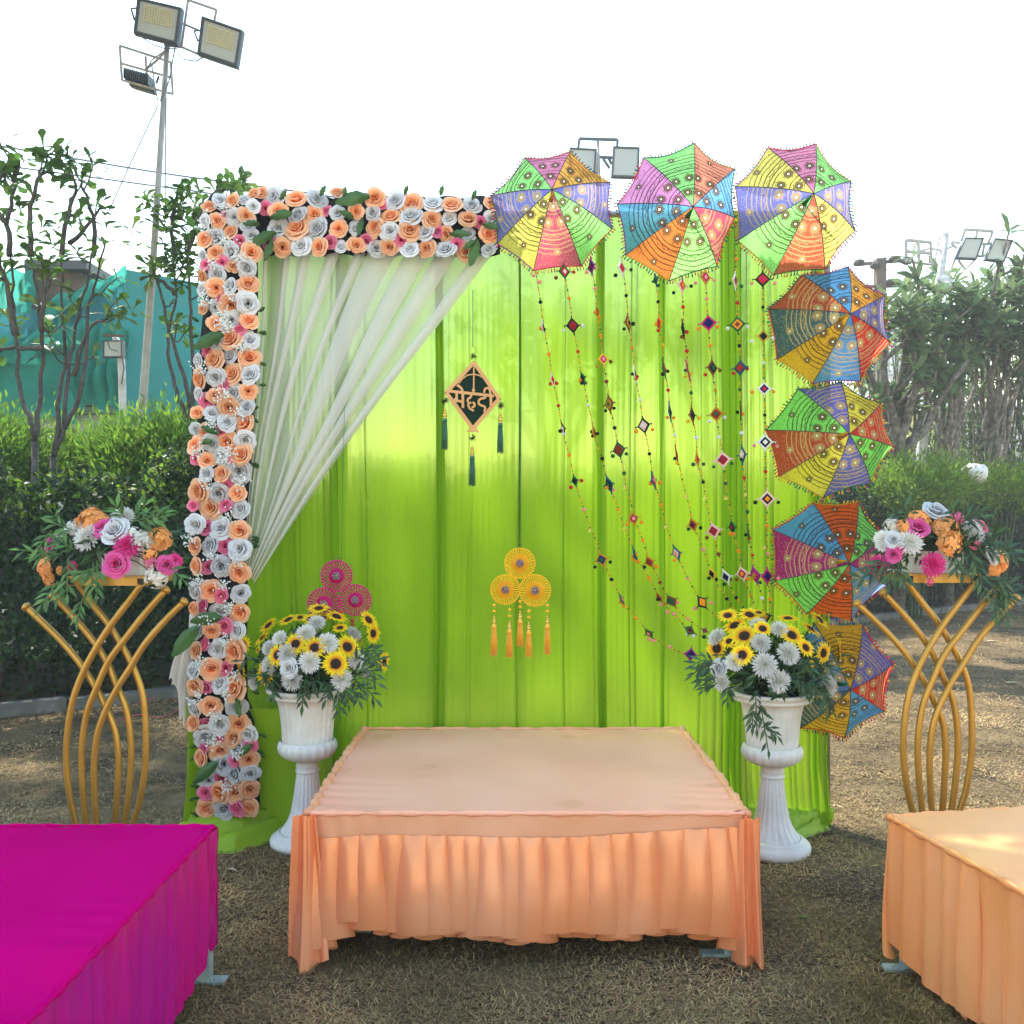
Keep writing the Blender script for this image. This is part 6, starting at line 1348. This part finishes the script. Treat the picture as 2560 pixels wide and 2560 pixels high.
# ------------------------------------------------------------------ golden stands with flower arrangements
T_=["150,615;240,700;340,800;440,920;530,1060;590,1180;635,1300;650,1450;645,1600;630,1820;612,2050;600,2235","298,552;400,660;500,780;580,900;640,1040;690,1160;715,1300;720,1450;705,1640;680,1820;655,2050;640,2235","430,485;520,610;600,710;680,840;740,960;785,1100;800,1300;795,1500;765,1680;725,1820;690,2050;670,2235",
    "775,485;690,600;600,720;530,830;460,960;400,1120;370,1300;365,1480;385,1660;420,1820;460,2050;480,2235","905,520;800,640;690,780;600,900;535,1040;480,1180;452,1340;448,1500;460,1680;475,1820;500,2050;512,2235","1005,585;900,690;790,820;710,950;640,1060;570,1200;530,1330;515,1500;520,1680;530,1820;545,2050;552,2235"]
D0=3.70
def stand():
    t=thing('flower_stand',P(zC(586,0)[0],1280,D0),None,None); t.location.z=0; WO[t.name]=Vector(t.location)
    for i,s in enumerate(T_):
        d=D0+(.032 if i<3 else -.004)
        pts=[P(*zC(*[float(v) for v in q.split(',')]),d) for q in s.split(';')]; b=MB(); sm=smooth(pts,5); b.tube(sm,.0130,12)
        o=b.build('curved_tube',M['gold'],t); e=sm[0]; dr=(sm[0]-sm[1]).normalized()
        if i not in (2,3): c=MB(); c.tube([e,e+dr*.012,e+dr*.018],[.0185,.0185,.010],12); c.build('end_cap',M['gold'],o)
    b=MB(); b.box((t.location.x,D0+.02,.012),(.19,.11,.010)); b.build('foot_plate',M['gold'],t,False)
    a=P(*zC(378,470),D0); c=P(*zC(802,468),D0); x0,x1=a.x,c.x; z=(a.z+c.z)/2; h=.0155; w=.17
    b=MB(); b.box(((x0+x1)/2,D0-.0,z),((x1-x0)/2-.032,h,h)); b.box(((x0+x1)/2,D0+.30,z),((x1-x0)/2-.032,h,h)); b.build('top_bar',M['gold'],t,False)
    for x in (x0+h,x1-h):
        b=MB()
        for (ox,oz,sx,sz) in ((0,h-.001,h,.0015),(0,-h+.001,h,.0015),(h-.001,0,.0015,h-.0025),(-h+.001,0,.0015,h-.0025)): b.box((x+ox,D0+.15,z+oz),(sx,.166,sz))
        o=b.build('side_tube',M['gold'],t,False); b=MB(); b.box((x,D0+.15,z),(h-.003,.160,h-.003)); b.build('tube_plug',M['black'],o,False)
    b=MB(); b.box(((x0+x1)/2,D0+.15,z+h+.003),((x1-x0)/2,.17,.002)); b.build('tray',M['gold'],t,False)
    return t,((x0+x1)/2,z+h+.005)
s1,(sx,sz)=stand()
tag(s1,'golden stand of six curved crossing tubes behind the magenta platform','flower stand','golden curved tube stands')
s2=s1.copy(); scene.collection.objects.link(s2); DX=P(2354,0,3.85).x-P(268,0,3.7).x; s2.location.x+=DX; s2.location.y+=.15; WO[s2.name]=Vector(s2.location)
for ch in list(s1.children):
    c=ch.copy(); scene.collection.objects.link(c); c.parent=s2
    for g in ch.children: e=g.copy(); scene.collection.objects.link(e); e.parent=c
tag(s2,'golden stand of six curved crossing tubes behind the orange platform','flower stand','golden curved tube stands')
def standflowers(cx,cy,z0,zf,s,lst,lab,seed,foam,spr):
    c=Vector((cx,cy+.10,z0+.07)); t=thing('flower_arrangement',(cx,cy+.13,z0),lab,'flowers','mixed arrangements on the golden stands'); rr=random.Random(seed); ps=[]
    for it in lst.split(';'):
        a=it.split(','); x,y,k,r=float(a[0]),float(a[1]),a[2],float(a[3]); px,py=zf(x,y)
        cc=Vector((cx,cy+.12,z0+.06)); p=P(px,py,cc.y); dx=(p.x-cc.x)/.30; dz=(p.z-cc.z)/.22; q=max(0,1-dx*dx-dz*dz); pp=P(px,py,cc.y-.20*math.sqrt(q)); n=Vector((dx,-math.sqrt(q)-.5,dz+.25)).normalized()
        flower(t,c,k,pp,n,r/s/FPX*pp.y*1.42,rr); ps.append(pp-n*.02)
    stems(t,c,ps)
    b=MB(); x0,y0,x1,y1=foam; a=P(*zf(x0,y0),cy+.04); e=P(*zf(x1,y1),cy+.04); b.box(((a.x+e.x)/2,cy+.13,z0+.045),(abs(e.x-a.x)/2,.07,.045)); o=b.build('foam_block',M['foam'],t,False)
    fill(t,c+Vector((0,0,.03)),.24,.13,420,seed,.07,-.1)
    sp=[]
    for i in range(5):
        a=2*math.pi*i/5+.2; s_=Vector((math.cos(a),math.sin(a)*.6,0)); sp.append((c+s_*.05,c+s_*rr.uniform(.24,.32)+Vector((0,0,rr.uniform(-.05,.10))),8,rr.uniform(.0,.05)))
    sprays(t,c,sp,'spray',T_LANCE,.06)
    sp=[(P(*zf(x0,y0),cy-.06),P(*zf(x1,y1),cy-.08),n,.0) for (x0,y0,x1,y1,n) in spr]; sprays(t,c+Vector((.1,0,0)),sp,'spray2' if seed==41 else 'spray',T_LANCE,.062)
standflowers(sx,D0,sz,zL,3.864,"515,470,m,85;850,400,c,112;880,235,H,120;980,250,H,80;760,270,H,70;1010,320,m,90;1120,345,w,115;1235,475,C,105;1370,440,W,100;1300,370,W,70;1540,420,H,110;1450,560,H,60;1140,660,m,112;450,690,H,95;490,790,H,85;705,695,C,55;1610,665,m,80;1685,630,C,62;1190,205,c,90;1510,790,W,100;740,310,W,80;1450,640,Q,55;600,400,w,70;1380,400,W,60;690,300,w,60;580,720,H,40",
 'low arrangement of pink roses, cream blooms and apricot petals on the left golden stand',41,(960,640,1330,780),[(500,330,370,500,6),(600,560,340,590,7),(560,560,180,520,6),(620,780,560,980,7),(560,820,400,1050,8),(900,640,880,940,9),(860,700,780,760,6),(800,980,760,1160,7),(1280,250,1600,160,9),(1350,270,1580,200,8),(1200,200,1120,100,7),(1300,180,1400,90,6),(560,230,520,180,5),(700,330,520,260,6),(1650,690,1780,820,5),(720,520,560,420,7),(660,600,650,950,9),(940,620,930,950,8)])
standflowers(sx+DX,D0+.15,sz+.0,zR,4.2,"1000,262,w,110;820,330,H,100;900,370,H,60;815,430,m,102;670,420,H,85;550,400,W,85;460,540,c,85;450,600,c,60;565,550,w,80;730,575,c,112;1110,420,H,125;1050,400,H,70;1150,590,H,120;1200,500,H,80;1230,315,Q,70;1390,460,c,110;1460,420,p,85;1575,700,w,100;1660,770,H,110;1600,860,H,90;975,805,C,108;400,820,C,90;560,700,m,75;1410,590,Q,60;620,650,m,50;940,985,Q,40",
 'low arrangement with apricot hydrangeas and a hot pink pompon bloom on the right golden stand',42,(790,740,1320,900),[(640,300,560,240,5),(720,330,660,170,5),(1250,330,1460,240,7),(1280,350,1470,310,6),(1200,330,1160,190,5),(1500,590,1820,650,9),(1480,640,1860,740,9),(1600,520,1620,470,5),(520,780,300,830,8),(480,850,180,960,9),(560,820,520,1000,7),(600,800,680,1000,8),(1280,620,1280,880,8),(1350,640,1450,860,8),(1400,800,1540,1120,9),(1500,940,1820,1010,8),(1520,980,1860,1110,8),(1560,1000,1800,1180,8),(1640,1040,1640,1340,9),(1680,1060,1750,1380,9),(1180,640,1220,860,7)])

# ------------------------------------------------------------------ thin morning haze over the whole place
def haze():
    b=MB(); b.box((0,15,4.9),(61,66,5.9)); m=bpy.data.materials.new('haze_air'); m.use_nodes=True; nt=m.node_tree; nt.nodes.remove(nt.nodes['Principled BSDF'])
    v=N(nt,'ShaderNodeVolumePrincipled'); v.inputs['Color'].default_value=(.93,.96,1,1); v.inputs['Density'].default_value=.0028; v.inputs['Anisotropy'].default_value=.2
    nt.links.new(v.outputs[0],nt.nodes['Material Output'].inputs['Volume']); tag(b.build('haze',m,smooth=False),'pale thin haze filling the air over the lawn','haze',kind='stuff')
haze()
